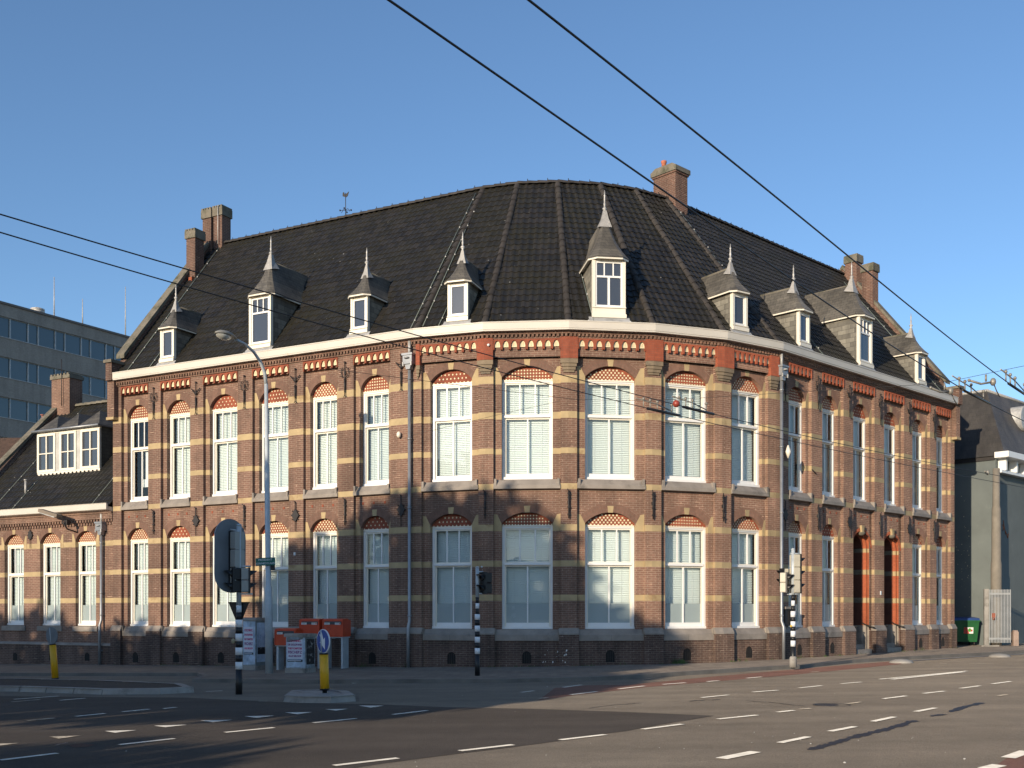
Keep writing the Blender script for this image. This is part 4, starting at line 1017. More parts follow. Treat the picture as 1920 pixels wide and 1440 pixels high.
mb.build('paint_spatters', grey)
ORP = plain('orange_spray', (.42, .12, .03), .7)
mb = MB(F6); rr = random.Random(3); q = [Vector((GX + .9, -.012, 5.6))]
for i in range(22): q.append(q[-1] + Vector((rr.uniform(-.12, .16), 0, -.09 if i % 5 else .22)))
mb.tube(q, .012, ORP, 5); mb.build('graffiti', grey)
# alley: gate, post, bin, lamp column
def at(px, Y, z=0): return Vector(((px - 960) / 2000 * Y, Y, z))
def gl(p): return gz(p.x, p.y)
g0, g1 = at(1849, 46.4), at(1895, 46.2)
gate = thing('striped_gate', 'open metal bar gate with pale vertical bars beside the grey building', 'gate', (g0.x, g0.y, gl(g0)))
dv = (g1 - g0); ang = math.atan2(dv.y, dv.x); GL_ = dv.length; T = TR(g0.x, g0.y, gl(g0)) @ RZ(ang)
mb = MB(T); mb.box(-.09, .09, -.09, .09, .0, 2.5, CONC); mb.build('gate_post', gate)
mb = MB(T); mb.box(.10, GL_, -.03, .03, .30, .38, ZINC); mb.box(.10, GL_, -.03, .03, 2.25, 2.33, ZINC)
n = 15
for i in range(n):
    x = .14 + (GL_ - .16) * i / (n - 1); mb.box(x - .015, x + .015, -.045, -.03, .16, 2.47, plain('pale_bar', (.33, .34, .34), .5) if i == 0 else bpy.data.materials['pale_bar'])
mb.build('bars', gate)
mb = MB(T); mb.box(.22, .36, -.07, -.03, 1.25, 1.45, plain('rusty_steel', (.25, .08, .05), .8)); mb.lathe((.29, -.06, 1.15), [(.04, 0), (.04, .08)], bpy.data.materials['rusty_steel'], 8); mb.build('gate_lock', gate)
mb = MB(T); mb.box(-.22, .5, -.15, .15, -.02, .05, CONC); mb.build('gate_foot', gate)
p = at(1903, 46.6); mb = MB(TR(p.x, p.y, gl(p))); mb.box(-.11, .11, -.12, .12, -.05, .62, plain('pink_stone', (.34, .25, .2), .85)); mb.xprism([(-.12, .62), (.12, .62), (.08, .68), (-.08, .68)][::-1], -.08, .08, bpy.data.materials['pink_stone'])
tag(mb.build('stone_bollard', None, (p.x, p.y, gl(p))), 'short square stone post at the foot of the grey building wall', 'bollard')
p = Vector((20.45, 48.35, 0)); gb = gl(p)
bin_ = thing('waste_container', 'green wheeled waste container with blue lid in the dark alley', 'waste container', (p.x, p.y, gb))
T = TR(p.x, p.y, gb) @ RZ(R(-4)) @ Matrix.Diagonal((.80, .80, .95, 1)); GRN = plain('green_plastic', (.012, .10, .03), .5); BLP = plain('blue_lid_plastic', (.03, .07, .22), .4)
mb = MB(T); b_ = [(-.60, -.45), (.60, -.45), (.60, .45), (-.60, .45)]; t_ = [(-.70, -.55), (.70, -.55), (.70, .55), (-.70, .55)]
for i in range(4): j = (i + 1) % 4; mb.face([(*b_[i], .18), (*b_[j], .18), (*t_[j], 1.15), (*t_[i], 1.15)], GRN)
mb.face([(*q, .18) for q in reversed(b_)], GRN)
mb.box(-.74, .74, -.59, .59, 1.13, 1.20, GRN); mb.build('body', bin_)
mb = MB(T); mb.xprism([(-.58, 1.2), (-.5, 1.30), (.4, 1.36), (.58, 1.2)], -.72, .72, BLP); mb.build('lid', bin_)
for x in (-.48, .48):
    for y in (-.33, .33): mb = MB(T @ TR(x, y, .09) @ Matrix.Rotation(R(90), 4, 'Y')); mb.lathe((0, 0, 0), [(.09, -.03), (.09, .03)], IRON, 12); mb.build('wheel', bin_)
mb = MB(T @ TR(.12, -.50, .72) @ Matrix.Rotation(R(6), 4, 'X')); mb.box(-.26, .26, -.012, .0, -.15, .15, WHITEC); mb.face([(-.26, -.015, -.15), (.05, -.015, -.15), (-.08, -.015, .15), (-.26, -.015, .15)], plain('red_sticker', (.5, .06, .04), .5))
mb.T = mb.T @ Matrix.Rotation(R(90), 4, 'X'); mb.lathe((.06, .02, .014), [(.09, 0), (.09, .003)], plain('green_sticker', (.08, .35, .06), .5), 14); mb.lathe((.17, .0, .014), [(.05, 0), (.05, .004)], bpy.data.materials['red_sticker'], 12); mb.build('sticker', bin_)
p = at(1868, 46.9); T = TR(p.x, p.y, gl(p))
mb = MB(T); mb.lathe((0, 0, 0), [(.23, -.1), (.225, 3.6), (.20, 3.75), (.185, 6.0), (.155, 6.15), (.145, 7.8)], plain('pole_concrete', (.21, .185, .15), .8), 16)
tag(mb.build('overhead_line_pole', None, (p.x, p.y, gl(p))), 'thick grey brown tapering pole behind the striped gate', 'pole')

# ------------------------------------------------------------------ office block and house far left
od = Vector((math.sin(R(30.3)), math.cos(R(30.3)))); oo = Vector((-38., 100.)); OT = TR(oo.x, oo.y) @ RZ(math.atan2(od.y, od.x) + 0)
off = thing('office_block', 'long flat roofed modern office block with grey bands and ribbon windows behind the low wing', 'building', (oo.x - 12, oo.y, -2))
OW = brick('office_brick', (.40, .365, .32), (.36, .33, .29), (.32, .30, .26), bw=.25, bh=.08, ms=.008, stain=.15)
mb = MB(OT); TOP = 27.6 + .3; mb.box(-48, 24, 0.25, 16, -3, TOP - .15, plain('office_core', (.05, .05, .05), .9))
lv = []; z = TOP
mb2 = MB(OT); z1 = TOP; mb2.box(-48, 24, 0, 16.2, z1 - 1.05, z1, OW)
for i in range(8):
    zt = z1 - 1.05 if i == 0 else zt - 3.42
    mb2.box(-48, 24, 0, .3, zt - 3.42, zt - 1.74, OW)
    mb2.box(-48, 24, -.06, .0, zt - 1.80, zt - 1.74, LEAD); lv.append(zt)
mb.build('core', off); mb2.build('facade_band', off)
mb = MB(OT); mb.box(-48.1, 24.1, -.12, 16.3, TOP, TOP + .18, plain('roof_trim', (.16, .14, .125), .7)); mb.build('roof_edge', off)
OG = dglass('office_glass', (.05, .075, .085), .06, 1.); OF = plain('alu_frame', (.42, .46, .47), .5)
for fl in range(4):
    x = -16.
    while x < 12:
        zt = lv[fl]; w_ = MB(OT); ww_ = 1.72 if int(x * 3) % 4 else 1.0
        w_.face([(x + .04, .22, zt - 1.74), (x + ww_ - .04, .22, zt - 1.74), (x + ww_ - .04, .22, zt - .0), (x + .04, .22, zt)], OG)
        w_.box(x - .04, x + .04, .10, .24, zt - 1.74, zt, OF); w_.box(x + .04, x + ww_ - .04, .16, .24, zt - .06, zt, OF)
        w_.build('window', off); x += ww_
for fl in range(4, 8):
    w_ = MB(OT); w_.face([(-16, .22, lv[fl] - 1.74), (12, .22, lv[fl] - 1.74), (12, .22, lv[fl]), (-16, .22, lv[fl])], OG); w_.build('window', off)
for px, h in ((112, 3.8), (165, 2.6), (245, 5.)):
    a = (px - 960) / 2000; lo = oo; t = (a * lo.y - lo.x) / (od.x - a * od.y); q = lo + od * t
    m_ = MB(); m_.tube([(q.x - .5, q.y, TOP), (q.x - .5, q.y, TOP + h)], [.06, .03], LEAD, 6); m_.build('antenna', off)
a = (86 - 960) / 2000; t = (a * oo.y - oo.x) / (od.x - a * od.y); q = oo + od * t
mb = MB(); mb.lathe((q.x - 1, q.y + .6, TOP), [(.35, 0), (.35, .35), (.6, .4), (.62, .5), (.5, .55), (.6, .6), (.6, .75), (.3, .85)], LEAD, 16); mb.build('roof_vent', off)
hs = thing('brown_house', 'dark brown roofed house with cluster of small chimney pots, far left behind the low wing', 'house', (-24, 60, 0))
HT_ = TR(-30, 56) @ RZ(R(-5)); HR = plain('brown_roof', (.075, .045, .032), .9, var=.3, scale=4)
mb = MB(HT_); mb.box(-6, 12, 0, 10, -2, 6.5, BR, 'd'); mb.build('wall', hs)
mb = MB(HT_); mb.xprism([(-.3, 6.3), (5, 11.6), (10.3, 6.3)][::-1], -6.2, 12.2, HR); mb.build('roof', hs)
mb = MB(HT_); mb.box(2.6, 4.1, 4.6, 5.4, 10.5, 12.3, BRP); ch = mb.build('chimney', hs)
mb = MB(HT_)
for i in range(4): mb.lathe((2.85 + i * .33, 5, 12.3), [(.10, 0), (.09, .4), (.06, .42), (.06, .55), (.13, .56), (.13, .6)], plain('pot_clay', (.3, .13, .1), .8) if i == 0 else bpy.data.materials['pot_clay'], 8)
o = mb.build('chimney_pots', None, world_of(hs)); o.location = (0, 0, 0); o.parent = ch

# ------------------------------------------------------------------ carriageway, pavement, markings
def poly(name, pts, m, dz, kind='structure', px=True, base=0.):
    mb = MB(); q = [pg(x, y, dz) for x, y in pts] if px else [Vector((x, y, gz(x, y) + dz)) for x, y in pts]
    mb.face(q, m, [(p.x, p.y) for p in q]); o = mb.build(name, None, (0, 0, 0)); o['kind'] = kind; return o
mb = MB(); s_ = 900; n = 12
for i in range(n):
    for j in range(n):
        xs_ = [-s_ + 2 * s_ * i / n, -s_ + 2 * s_ * (i + 1) / n]; ys_ = [-s_ + 2 * s_ * j / n, -s_ + 2 * s_ * (j + 1) / n]
        q = [(x, y, gz(x, y) + ROAD) for x, y in ((xs_[0], ys_[0]), (xs_[1], ys_[0]), (xs_[1], ys_[1]), (xs_[0], ys_[1]))]; mb.face(q, ASPH)
struct(mb.build('road', None, (0, 0, 0)))
front = [(-330, 1261), (0, 1261.5), (378, 1261), (392, 1266), (372, 1272), (600, 1274), (760, 1273), (940, 1272.5), (1100, 1269), (1180, 1265.5), (1300, 1258), (1440, 1249.5), (1500, 1246.5), (1590, 1237.5), (1700, 1231), (1920, 1220), (2150, 1210)]
fp = [pg(x, y) for x, y in front]
mb = MB(); top = [p.copy() for p in fp]; bk = [Vector((60, 90, 0)), Vector((-70, 90, 0)), Vector((-60, 42, 0))]
for p in bk: p.z = gz(p.x, p.y)
allp = top + bk; mb.face(allp, PAVE, [((p.x * math.cos(.5) - p.y * math.sin(.5)), (p.x * math.sin(.5) + p.y * math.cos(.5))) for p in allp])
struct(mb.build('pavement', None, (0, 0, 0)))
mb = MB(); nrm = []
for a, b in zip(fp, fp[1:]):
    d_ = (b - a); nrm.append(Vector((d_.y, -d_.x, 0)).normalized())
off = [nrm[0]] + [(p + q) / max(.35, 1 + p.dot(q)) for p, q in zip(nrm, nrm[1:])] + [nrm[-1]]
for (a, b), na, nb in zip(zip(fp, fp[1:]), off, off[1:]):
    m_ = max(1, int((b - a).length / 1.0)); up = Vector((0, 0, .004)); dn = Vector((0, 0, ROAD - .02))
    for i in range(m_):
        t0, t1 = i / m_, (i + 1) / m_; p, q = a.lerp(b, t0), a.lerp(b, t1); o1, o2 = p + na.lerp(nb, t0) * .15, q + na.lerp(nb, t1) * .15
        mb.face([p + up, o1 + up, o2 + up, q + up], KERB); mb.face([o1 + up, o1 + dn, o2 + dn, o2 + up], KERB)
struct(mb.build('kerb', None, (0, 0, 0)))
# asphalt patches
poly('asphalt_patch', [(-700, 1300), (350, 1308), (560, 1318), (700, 1320), (840, 1326), (1000, 1329), (1180, 1335), (1340, 1342), (1292, 1350), (1240, 1358), (1172, 1371), (1100, 1379.5), (1058, 1388), (960, 1401), (860, 1413), (720, 1431), (600, 1450), (-1400, 1700)], ASPN, ROAD + .004)
poly('cycle_lane', [(1010, 1313), (1069, 1304.5), (1130, 1297.5), (1215, 1288), (1330, 1278.5), (1450, 1268.5), (1560, 1258), (1690, 1245), (1690, 1238.5), (1560, 1249), (1450, 1258.5), (1330, 1269), (1250, 1277), (1180, 1283.5), (1100, 1285), (1040, 1290)], REDA, ROAD + .004)
poly('red_lane_corner', [(1846, 1450), (1885, 1423), (1925, 1409), (2000, 1392), (2100, 1450)], REDA, ROAD + .004)
poly('red_patch', [(128, 1397), (150, 1393.5), (178, 1396), (165, 1400), (138, 1401)], asphalt('reddish_stain', (.15, .075, .055), (.12, .072, .055)), ROAD + .008)
rr = random.Random(5)
def crack(pts, w):
    q = []
    P = []
    for (a, b), (c, d_) in zip(pts, pts[1:]):
        for i in range(10): P.append((a + (c - a) * i / 10, b + (d_ - b) * i / 10 + rr.uniform(-.6, .6)))
    P.append(pts[-1]); G = [pg(x, y, ROAD + .006) for x, y in P]; mb = MB()
    for i in range(len(G) - 1):
        t = (G[i + 1] - G[i]).normalized(); nn = Vector((-t.y, t.x, 0)); 
        if i == 0: wa = w * .3
        wb = w * rr.uniform(.35, 1.1)
        mb.face([G[i] - nn * wa, G[i + 1] - nn * wb, G[i + 1] + nn * wb, G[i] + nn * wa], TAR); wa = wb
    struct(mb.build('tar_repair', None, (0, 0, 0)))
crack([(1517, 1405.5), (1560, 1394), (1600, 1382), (1650, 1370), (1690, 1359), (1716, 1350.5)], .09); crack([(1746, 1342.5), (1771, 1339)], .07); crack([(1780, 1335), (1805, 1326), (1841, 1317.5)], .08)
crack([(1400, 1314), (1450, 1317), (1508, 1323.5)], .025); crack([(1100, 1328), (1150, 1322), (1200, 1318)], .025); crack([(1290, 1314), (1350, 1311.5)], .04); crack([(105, 1397), (112, 1395), (125, 1393)], .03)
mk = MB()
def dash(x0, y0, x1, y1, w=.10, m=PAINTM):
    a, b = pg(x0, y0, ROAD + .012), pg(x1, y1, ROAD + .012); t = (b - a).normalized(); nn = Vector((-t.y, t.x, 0)) * w / 2
    n = max(1, int((b - a).length / .5)); r_ = random.Random(int(x0 * 7 + y0))
    for i in range(n):
        p, q = a.lerp(b, i / n), a.lerp(b, (i + 1) / n); mk.face([p - nn, q - nn, q + nn, p + nn], m)
for v in [(0, 1425, 107, 1412), (224, 1396, 327, 1384.5), (422, 1373, 514, 1364), (587.5, 1355, 667.5, 1347), (737, 1339.5, 801, 1332), (626, 1435, 746, 1421), (862, 1407.5, 962, 1396), (1050, 1387, 1135, 1377), (1205, 1367, 1279, 1357.5), (1346, 1348, 1420, 1340.5),
          (1462, 1392.3, 1516, 1381), (1556, 1371, 1603, 1362), (1636, 1352.5, 1677, 1343.8), (1717, 1334, 1754, 1327), (1732, 1300, 1771, 1295.6), (1656, 1310, 1699, 1304.6), (1801, 1290.5, 1838, 1285.6), (1861, 1282, 1895, 1277.5),
          (1458, 1335, 1488, 1331.7), (1411, 1297.5, 1459, 1293.8), (1498, 1289.7, 1541, 1285.4), (1576.6, 1281.8, 1615, 1278.6), (1400, 1271.5, 1428, 1269), (1056, 1288.7, 1090, 1284), (1069, 1302.5, 1119, 1296.5), (1160, 1291.5, 1207.5, 1286), (1242.5, 1283, 1286, 1280), (1326, 1277.8, 1348, 1276), (1315, 1307.8, 1366, 1302.8),
          (977.5, 1298, 1001, 1295), (26, 1311, 110, 1305), (112, 1313, 160, 1309), (142, 1343, 197, 1337.5), (229.5, 1334.5, 280, 1329.5), (307, 1328.5, 330, 1326), (386, 1296.5, 417, 1295), (660, 1281, 676, 1280), (1649, 1273.4, 1813, 1258)]:
    dash(*v)
for v in [(1672, 1273.6, 1806, 1259.6)]: dash(*v, .16)
for v in [(1352, 1422, 1417, 1409), (1890, 1420.5, 1925, 1408), (1846, 1441, 1874, 1434), (1955, 1400, 1990, 1390)]: dash(*v, .15)
for v in [(1587, 1319.5, 1616, 1316), (1872.6, 1304.6, 1887, 1302), (1761, 1243.6, 1775, 1243.6), (1817, 1243.7, 1870, 1244.5), (1885, 1245, 1925, 1245), (50, 1351, 104, 1346), (19, 1275, 152, 1276.3), (200, 1276.5, 250, 1277), (150, 1300.5, 185, 1299.5), (222, 1304, 235, 1303), (485, 1314.5, 501, 1314.5), (993, 1275, 1000, 1275), (1010, 1309.5, 1027, 1308), (1520, 1260, 1535, 1259), (1500, 1329.5, 1520, 1328), (22, 1316, 75, 1311.5)]:
    dash(*v, .09, PAINTF)
for t in [(-30, 1395, 35, 1393, -8, 1399), (92.5, 1381, 152, 1379, 110, 1384.7), (196, 1370.5, 257, 1368.7, 216, 1373.8), (289, 1360.5, 351, 1358.7, 310, 1363.4), (376, 1350.7, 436, 1349.5, 399, 1354.2), (458, 1342.7, 515, 1341.7, 481, 1346), (534, 1335.7, 586, 1335, 557.5, 1339.2), (609, 1329.6, 652, 1329, 630, 1332.4), (672.5, 1323, 720, 1323, 695, 1326.6)]:
    mk.face([pg(t[0], t[1], ROAD + .012), pg(t[4], t[5], ROAD + .012), pg(t[2], t[3], ROAD + .012)], PAINTM if t[0] > 100 else PAINTF)
struct(mk.build('road_markings', None, (0, 0, 0)))
# traffic islands edged in concrete blocks
def island(frontp, backp, name='traffic_island', h=.13, fill=None, seg=1.0):
    F = [pg(x, y, ROAD) for x, y in frontp]; Bk = [pg(x, y, ROAD) for x, y in backp]; loop = F + Bk; mb = MB(); c = sum(loop, Vector()) / len(loop)
    hv = Vector((0, 0, h)); inner = []
    for i in range(len(loop)):
        a, b = loop[i], loop[(i + 1) % len(loop)]; L_ = (b - a).length; n = max(1, int(L_ / seg))
        for j in range(n):
            p, q = a.lerp(b, (j + .012) / n), a.lerp(b, (j + .988) / n); t = (b - a).normalized(); nn = Vector((t.y, -t.x, 0))
            if nn.dot(c - p) < 0: nn = -nn
            w = .14; p1, q1 = p + nn * .05 + hv, q + nn * .05 + hv; p2, q2 = p + nn * (w + .1) + hv, q + nn * (w + .1) + hv
            mb.face([p, q, q1, p1], CONC); mb.face([p1, q1, q2, p2], CONC); mb.face([p, p1, p2, p + nn * (w + .1)], CONC); mb.face([q, q + nn * (w + .1), q2, q1], CONC)
    mb.face([p.lerp(c, .02) + Vector((0, 0, h - .012)) for p in loop], fill or ASPN, [(p.x, p.y) for p in loop])
    return struct(mb.build(name, None, (0, 0, 0)))
island([(-350, 1292), (35, 1297), (190, 1302.5), (300, 1302), (365, 1298.5)], [(345, 1291), (200, 1284), (40, 1280), (-350, 1278)])
island([(531, 1315.5), (555, 1318), (620, 1318.5), (668, 1315)], [(655, 1306), (600, 1303), (545, 1305)], fill=CONC)
# small stone kerb heads at the right
for px, py in ((1690, 1243), (1874, 1232)):
    p = pg(px, py, ROAD); mb = MB(TR(p.x, p.y, p.z) @ RZ(TH[6])); mb.sphere((0, 0, 0), .38, CONC, 12, .35)
    o = mb.build('kerb_stone', None, tuple(p)); o['kind'] = 'structure'
poly('worn_kerb_line', [(1690, 1240.5), (1800, 1233.5), (1925, 1226.5), (2100, 1217), (2100, 1216), (1925, 1225), (1800, 1232), (1690, 1239)], CONC, ROAD + .012)

# ------------------------------------------------------------------ street furniture
BLK = plain('black_plastic', (.012, .012, .013), .45, var=.1); CASE = plain('cream_casing', (.52, .48, .38), .5, var=.05); CASG = plain('grey_casing', (.33, .33, .30), .5, var=.06)
BW = plain('band_white', (.78, .79, .80), .4, var=.03); GALV = plain('galvanised_steel', (.46, .50, .52), .45, .1, var=.12, scale=5); GREYP = plain('board_grey', (.15, .165, .18), .5)
LENSM = dglass('signal_lens', (.02, .015, .012), .15)
def head(root, loc, a, n, case=CASE, scale=1.0, wd=.24, unit=.31, board=None):
    """signal head: local -y looks towards heading a (0 = towards the camera)"""
    T = TR(*loc) @ RZ(R(a)) @ Matrix.Scale(scale, 4); H = n * unit; mb = MB(T); h = wd / 2
    for i in range(n):
        z0 = i * unit + .004; z1 = (i + 1) * unit - .004; c = .02
        mb.prism([(-h + c, z0), (h - c, z0), (h, z0 + c), (h, z1 - c), (h - c, z1), (-h + c, z1), (-h, z1 - c), (-h, z0 + c)], -.02, .17, case, back=True)
    o = mb.build('signal_head', root)
    f = MB(T); f.box(-h - .012, h + .012, -.05, -.0, -.01, H + .01, BLK)
    for i in range(n):
        zc = (i + .5) * unit; r = .095; rings = []
        for yy, rr_, z_ in ((-.05, r, 0), (-.24, r * .98, 0)):
            rings.append([(rr_ * math.cos(t), yy if t > math.pi * .5 - 9 else yy, zc + rr_ * math.sin(t)) for t in [math.pi * (-.12 + 1.24 * j / 12) for j in range(13)]])
        # visor cut back towards its lower edge
        rings[1] = [(p[0], -.05 - .19 * max(.12, (math.sin(math.pi * (-.12 + 1.24 * j / 12)) + .5) / 1.5), p[2]) for j, p in enumerate(rings[1])]
        f.grid(rings, BLK, close=False)
    fo = f.build('signal_visor', None, world_of(root)); fo.location = (0, 0, 0); fo.parent = o
    ls = MB(T @ Matrix.Rotation(R(90), 4, 'X'))
    for i in range(n): ls.lathe((0, (i + .5) * unit, .052), [(.088, 0), (.085, .006), (.03, .016)], LENSM, 14)
    lo = ls.build('signal_lens', None, world_of(root)); lo.location = (0, 0, 0); lo.parent = o
    return o
def striped_pole(root, x, y, z0, ztop, bands, r0=.065, r1=.05, zstep=None, zs=None):
    mb = MB(); cuts = [z0 - .05] + [b for b in bands]; zc = zstep or 1e9
    col = BLK; prev = z0 - .05
    for i, b in enumerate(bands + [ztop]):
        m_ = GALV if i == len(bands) else (BLK if i % 2 == 0 else BW); ra = r0 if (prev + b) / 2 < zc else r1; ex = .003 if m_ is BW else 0
        mb.tube([(x, y, prev), (x, y, b)], ra + ex, m_, 14); prev = b
    mb.lathe((x, y, ztop), [(r1 + .006, 0), (r1 + .006, .03), (.01, .05)], GALV, 12)
    return mb.build('pole', root)
def zz(py, Y): return EYE + (1148 - py) * Y / 2000
# P1: big signal left
p1 = pg(448, 1302, ROAD + .0); Y1 = p1.y
t1 = thing('traffic_light', 'banded pole traffic light with large oval grey backboard seen from behind', 'traffic light', tuple(p1), 'traffic lights at the junction')
striped_pole(t1, p1.x, p1.y, p1.z, zz(986, Y1), [zz(v, Y1) for v in (1255, 1241, 1228, 1214, 1202, 1188, 1176, 1162, 1148, 1135)], .075, .055, zz(1163, Y1))
def P(px, py, Y=Y1): return Vector(((px - 960) / 2000 * Y, Y, zz(py, Y)))
c = P(431, 1042); T = TR(c.x, c.y + .02, c.z) @ RZ(R(-128)); mb = MB(T); w_, h_ = .42, .82; pts = []
for j in range(40):
    t = 2 * math.pi * j / 40; pts.append((w_ * math.cos(t), (h_ - w_) * (1 if math.sin(t) > 0 else -1) + w_ * 1.0 * math.sin(t)))
mb.prism(pts, -.01, .01, GREYP, GALV, back=True); mb.build('backboard', t1)
q = P(441, 1085); hb = head(t1, (q.x - .02, q.y + .06, P(0, 1098).z - .0), -128, 3, CASG, 1.0, .26, .40); mb = MB(); mb.tube([P(448, 995), P(432, 993)], .02, GALV, 6); mb.tube([P(448, 1108), P(432, 1108)], .02, GALV, 6); mb.build('bracket', t1)
q = P(437, 1111); head(t1, (q.x + .02, q.y - .05, q.z), -62, 2, BLK, .88, .27)
q = P(463, 1111); head(t1, (q.x + .02, q.y + .02, q.z), 108, 2, CASG, .88, .27)
mb = MB(); mb.box(p1.x - .0, p1.x + .3, p1.y - .03, p1.y + .03, zz(1115, Y1), zz(1112, Y1), GALV); mb.tube([P(448, 1062), P(470, 1062)], .022, GALV, 6); mb.build('mounting_bracket', t1)
c = P(446, 1152); mb = MB(TR(c.x, c.y + .09, c.z) @ RZ(R(172))); s_ = .235; mb.prism([(-s_, s_ * 1.1), (0, -s_ * 1.25), (s_, s_ * 1.1)], -.012, .012, BLK, BLK, back=True)
mb.box(-s_ - .01, s_ + .01, -.02, .02, s_ * 1.1 - .01, s_ * 1.1 + .02, BLK); mb.build('give_way_sign_back', t1)
mb = MB(); q = P(438, 1202); mb.sphere((q.x, q.y - .03, q.z), .05, plain('beige_button_box', (.40, .33, .20), .6), 10, 1.2); mb.build('push_button', t1)
# P2
p2 = pg(895, 1267); Y2 = p2.y
t2 = thing('traffic_light', 'slim pedestrian signal on a black and white banded pole before the second corner window', 'traffic light', tuple(p2), 'traffic lights at the junction')
striped_pole(t2, p2.x, p2.y, p2.z, zz(1065, Y2), [zz(v, Y2) for v in (1226, 1215, 1205, 1194, 1184, 1173, 1162, 1151.5, 1141, 1131, 1120)], .068, .048, zz(1152, Y2))
q = Vector(((906 - 960) / 2000 * Y2, Y2, zz(1113, Y2))); head(t2, (q.x + .02, q.y + .0, q.z), -50, 2, BLK, 1., .25, .28)
mb = MB(); mb.tube([(p2.x, p2.y, zz(1072, Y2)), (q.x, q.y, zz(1072, Y2))], .02, GALV, 6); mb.tube([(p2.x, p2.y, zz(1113, Y2)), (q.x, q.y, zz(1113, Y2))], .02, GALV, 6); mb.sphere((q.x - .04, q.y, zz(1063, Y2)), .03, GALV, 6); mb.build('bracket', t2)
# P3
p3 = pg(1487, 1250); Y3 = p3.y
t3 = thing('traffic_light', 'cream cased signals on a black and white banded pole before the right drainpipe', 'traffic light', tuple(p3), 'traffic lights at the junction')
striped_pole(t3, p3.x, p3.y, p3.z, zz(1031, Y3), [zz(v, Y3) for v in (1212, 1201, 1194, 1183, 1175, 1165, 1157, 1146, 1136, 1126, 1115)], .068, .052, zz(1150, Y3))
def Q(px, py): return Vector(((px - 960) / 2000 * Y3, Y3, zz(py, Y3)))
q = Q(1497, 1112); head(t3, (q.x, q.y + .1, q.z), 104, 3, CASE, 1., .30, .37)
q = Q(1474, 1111); head(t3, (q.x, q.y - .05, q.z), 62, 2, CASE, .92, .27)
q = Q(1474, 1098); head(t3, (q.x - .05, q.y + .22, q.z), -70, 2, CASE, .8, .24)
mb = MB(); mb.tube([Q(1482, 1038), Q(1500, 1038)], .022, GALV, 6); mb.tube([Q(1476, 1114), Q(1500, 1114)], .025, GALV, 6); mb.build('bracket', t3)
mb = MB(); mb.lathe((p3.x, p3.y, p3.z - .02), [(.11, 0), (.10, .28), (.07, .32)], CONC, 12); mb.build('base_collar', t3); mb = MB(); mb.sphere((p3.x - .07, p3.y - .05, zz(1174, Y3)), .035, plain('yellow_button', (.6, .4, .05), .5), 8); mb.build('push_button', t3)
# street lamp
lb = pg(505, 1262); YL = lb.y
lamp = thing('street_lamp', 'tall grey street lamp with curved arm and oval head before the left wing', 'street lamp', tuple(lb))
mb = MB(); top = Vector(((499 - 960) / 2000 * YL, YL, zz(720, YL)))
fx = Vector(((441 - 960) / 2000 * (YL - 1.15), YL - 1.15, zz(636, YL - 1.15)))
a = Vector((lb.x, lb.y, lb.z - .05)); m1 = a.lerp(top, .30); 
mb.tube([a, m1, m1 + Vector((0, 0, .04)), a.lerp(top, .72), a.lerp(top, .725), top], [.115, .108, .085, .075, .062, .055], GALV, 14)
dirv = (fx - top); arm = [top]
for t in (.2, .4, .6, .8, 1.):
    h = math.sin(t * math.pi / 2); arm.append(Vector((top.x + dirv.x * (1 - math.cos(t * math.pi / 2)), top.y + dirv.y * (1 - math.cos(t * math.pi / 2)), top.z + dirv.z * h)))
mb.tube(arm, [.055, .05, .045, .042, .04, .04], GALV, 10); mb.build('pole', lamp)
hd = Vector((dirv.x, dirv.y, 0)).normalized(); e = fx + hd * .78 + Vector((0, 0, .02)); sd = Vector((-hd.y, hd.x, 0)); rings = []
for t, w_, hh, dz in ((0, .045, .045, 0), (.12, .09, .07, .01), (.3, .15, .10, .02), (.55, .19, .12, .02), (.8, .16, .10, .01), (.95, .08, .05, 0), (1, .02, .02, 0)):
    cpt = (fx - hd * .05).lerp(e, t); rings.append([cpt + sd * w_ * math.cos(u) + Vector((0, 0, dz + (hh if math.sin(u) > 0 else hh * .25) * math.sin(u))) for u in [2 * math.pi * j / 14 for j in range(14)]])
mb = MB(); mb.grid(rings, plain('lamp_housing', (.26, .25, .22), .55)); lh = mb.build('lamp_head', lamp)
rings = []
for t, w_, hh in ((.32, .02, .01), (.4, .13, .09), (.6, .16, .13), (.82, .13, .09), (.93, .02, .01)):
    cpt = (fx - hd * .05).lerp(e, t); rings.append([cpt + sd * w_ * math.cos(u) + Vector((0, 0, -.015 - hh * abs(math.sin(u)))) for u in [math.pi * j / 10 for j in range(11)]])
mb = MB(); mb.grid(rings, plain('lamp_glass', (.50, .49, .44), .2), close=False); o = mb.build('lamp_glass', None, world_of(lamp)); o.location = (0, 0, 0); o.parent = lh
mb = MB(); 
mb.box(lb.x + .05, lb.x + .16, lb.y - .05, lb.y + .05, zz(1069, YL), zz(1060, YL), BLK)
mb.build('pole_clip', lamp)
SG = plain('sign_green', (.008, .12, .085), .45, var=.05)
mb = MB(); c = Vector(((499.5 - 960) / 2000 * YL, YL - .12, zz(1053.5, YL))); ST = TR(c.x, c.y, c.z) @ RZ(R(6)) @ Matrix.Rotation(R(-2.5), 4, 'Y'); mb.T = ST; mb.box(-.285, .285, -.012, .012, -.115, .115, SG); 
sgn = thing('street_name_sign', 'small green street name sign with white lettering on the street lamp', 'street sign', tuple(c)); mb.build('panel', sgn)
text('lettering', 'PRESIDENT', .078, ST @ TR(0, -.015, .052), BW, sgn, sx=1.05); text('lettering', 'KENNEDYLAAN', .078, ST @ TR(0, -.015, -.052), BW, sgn)
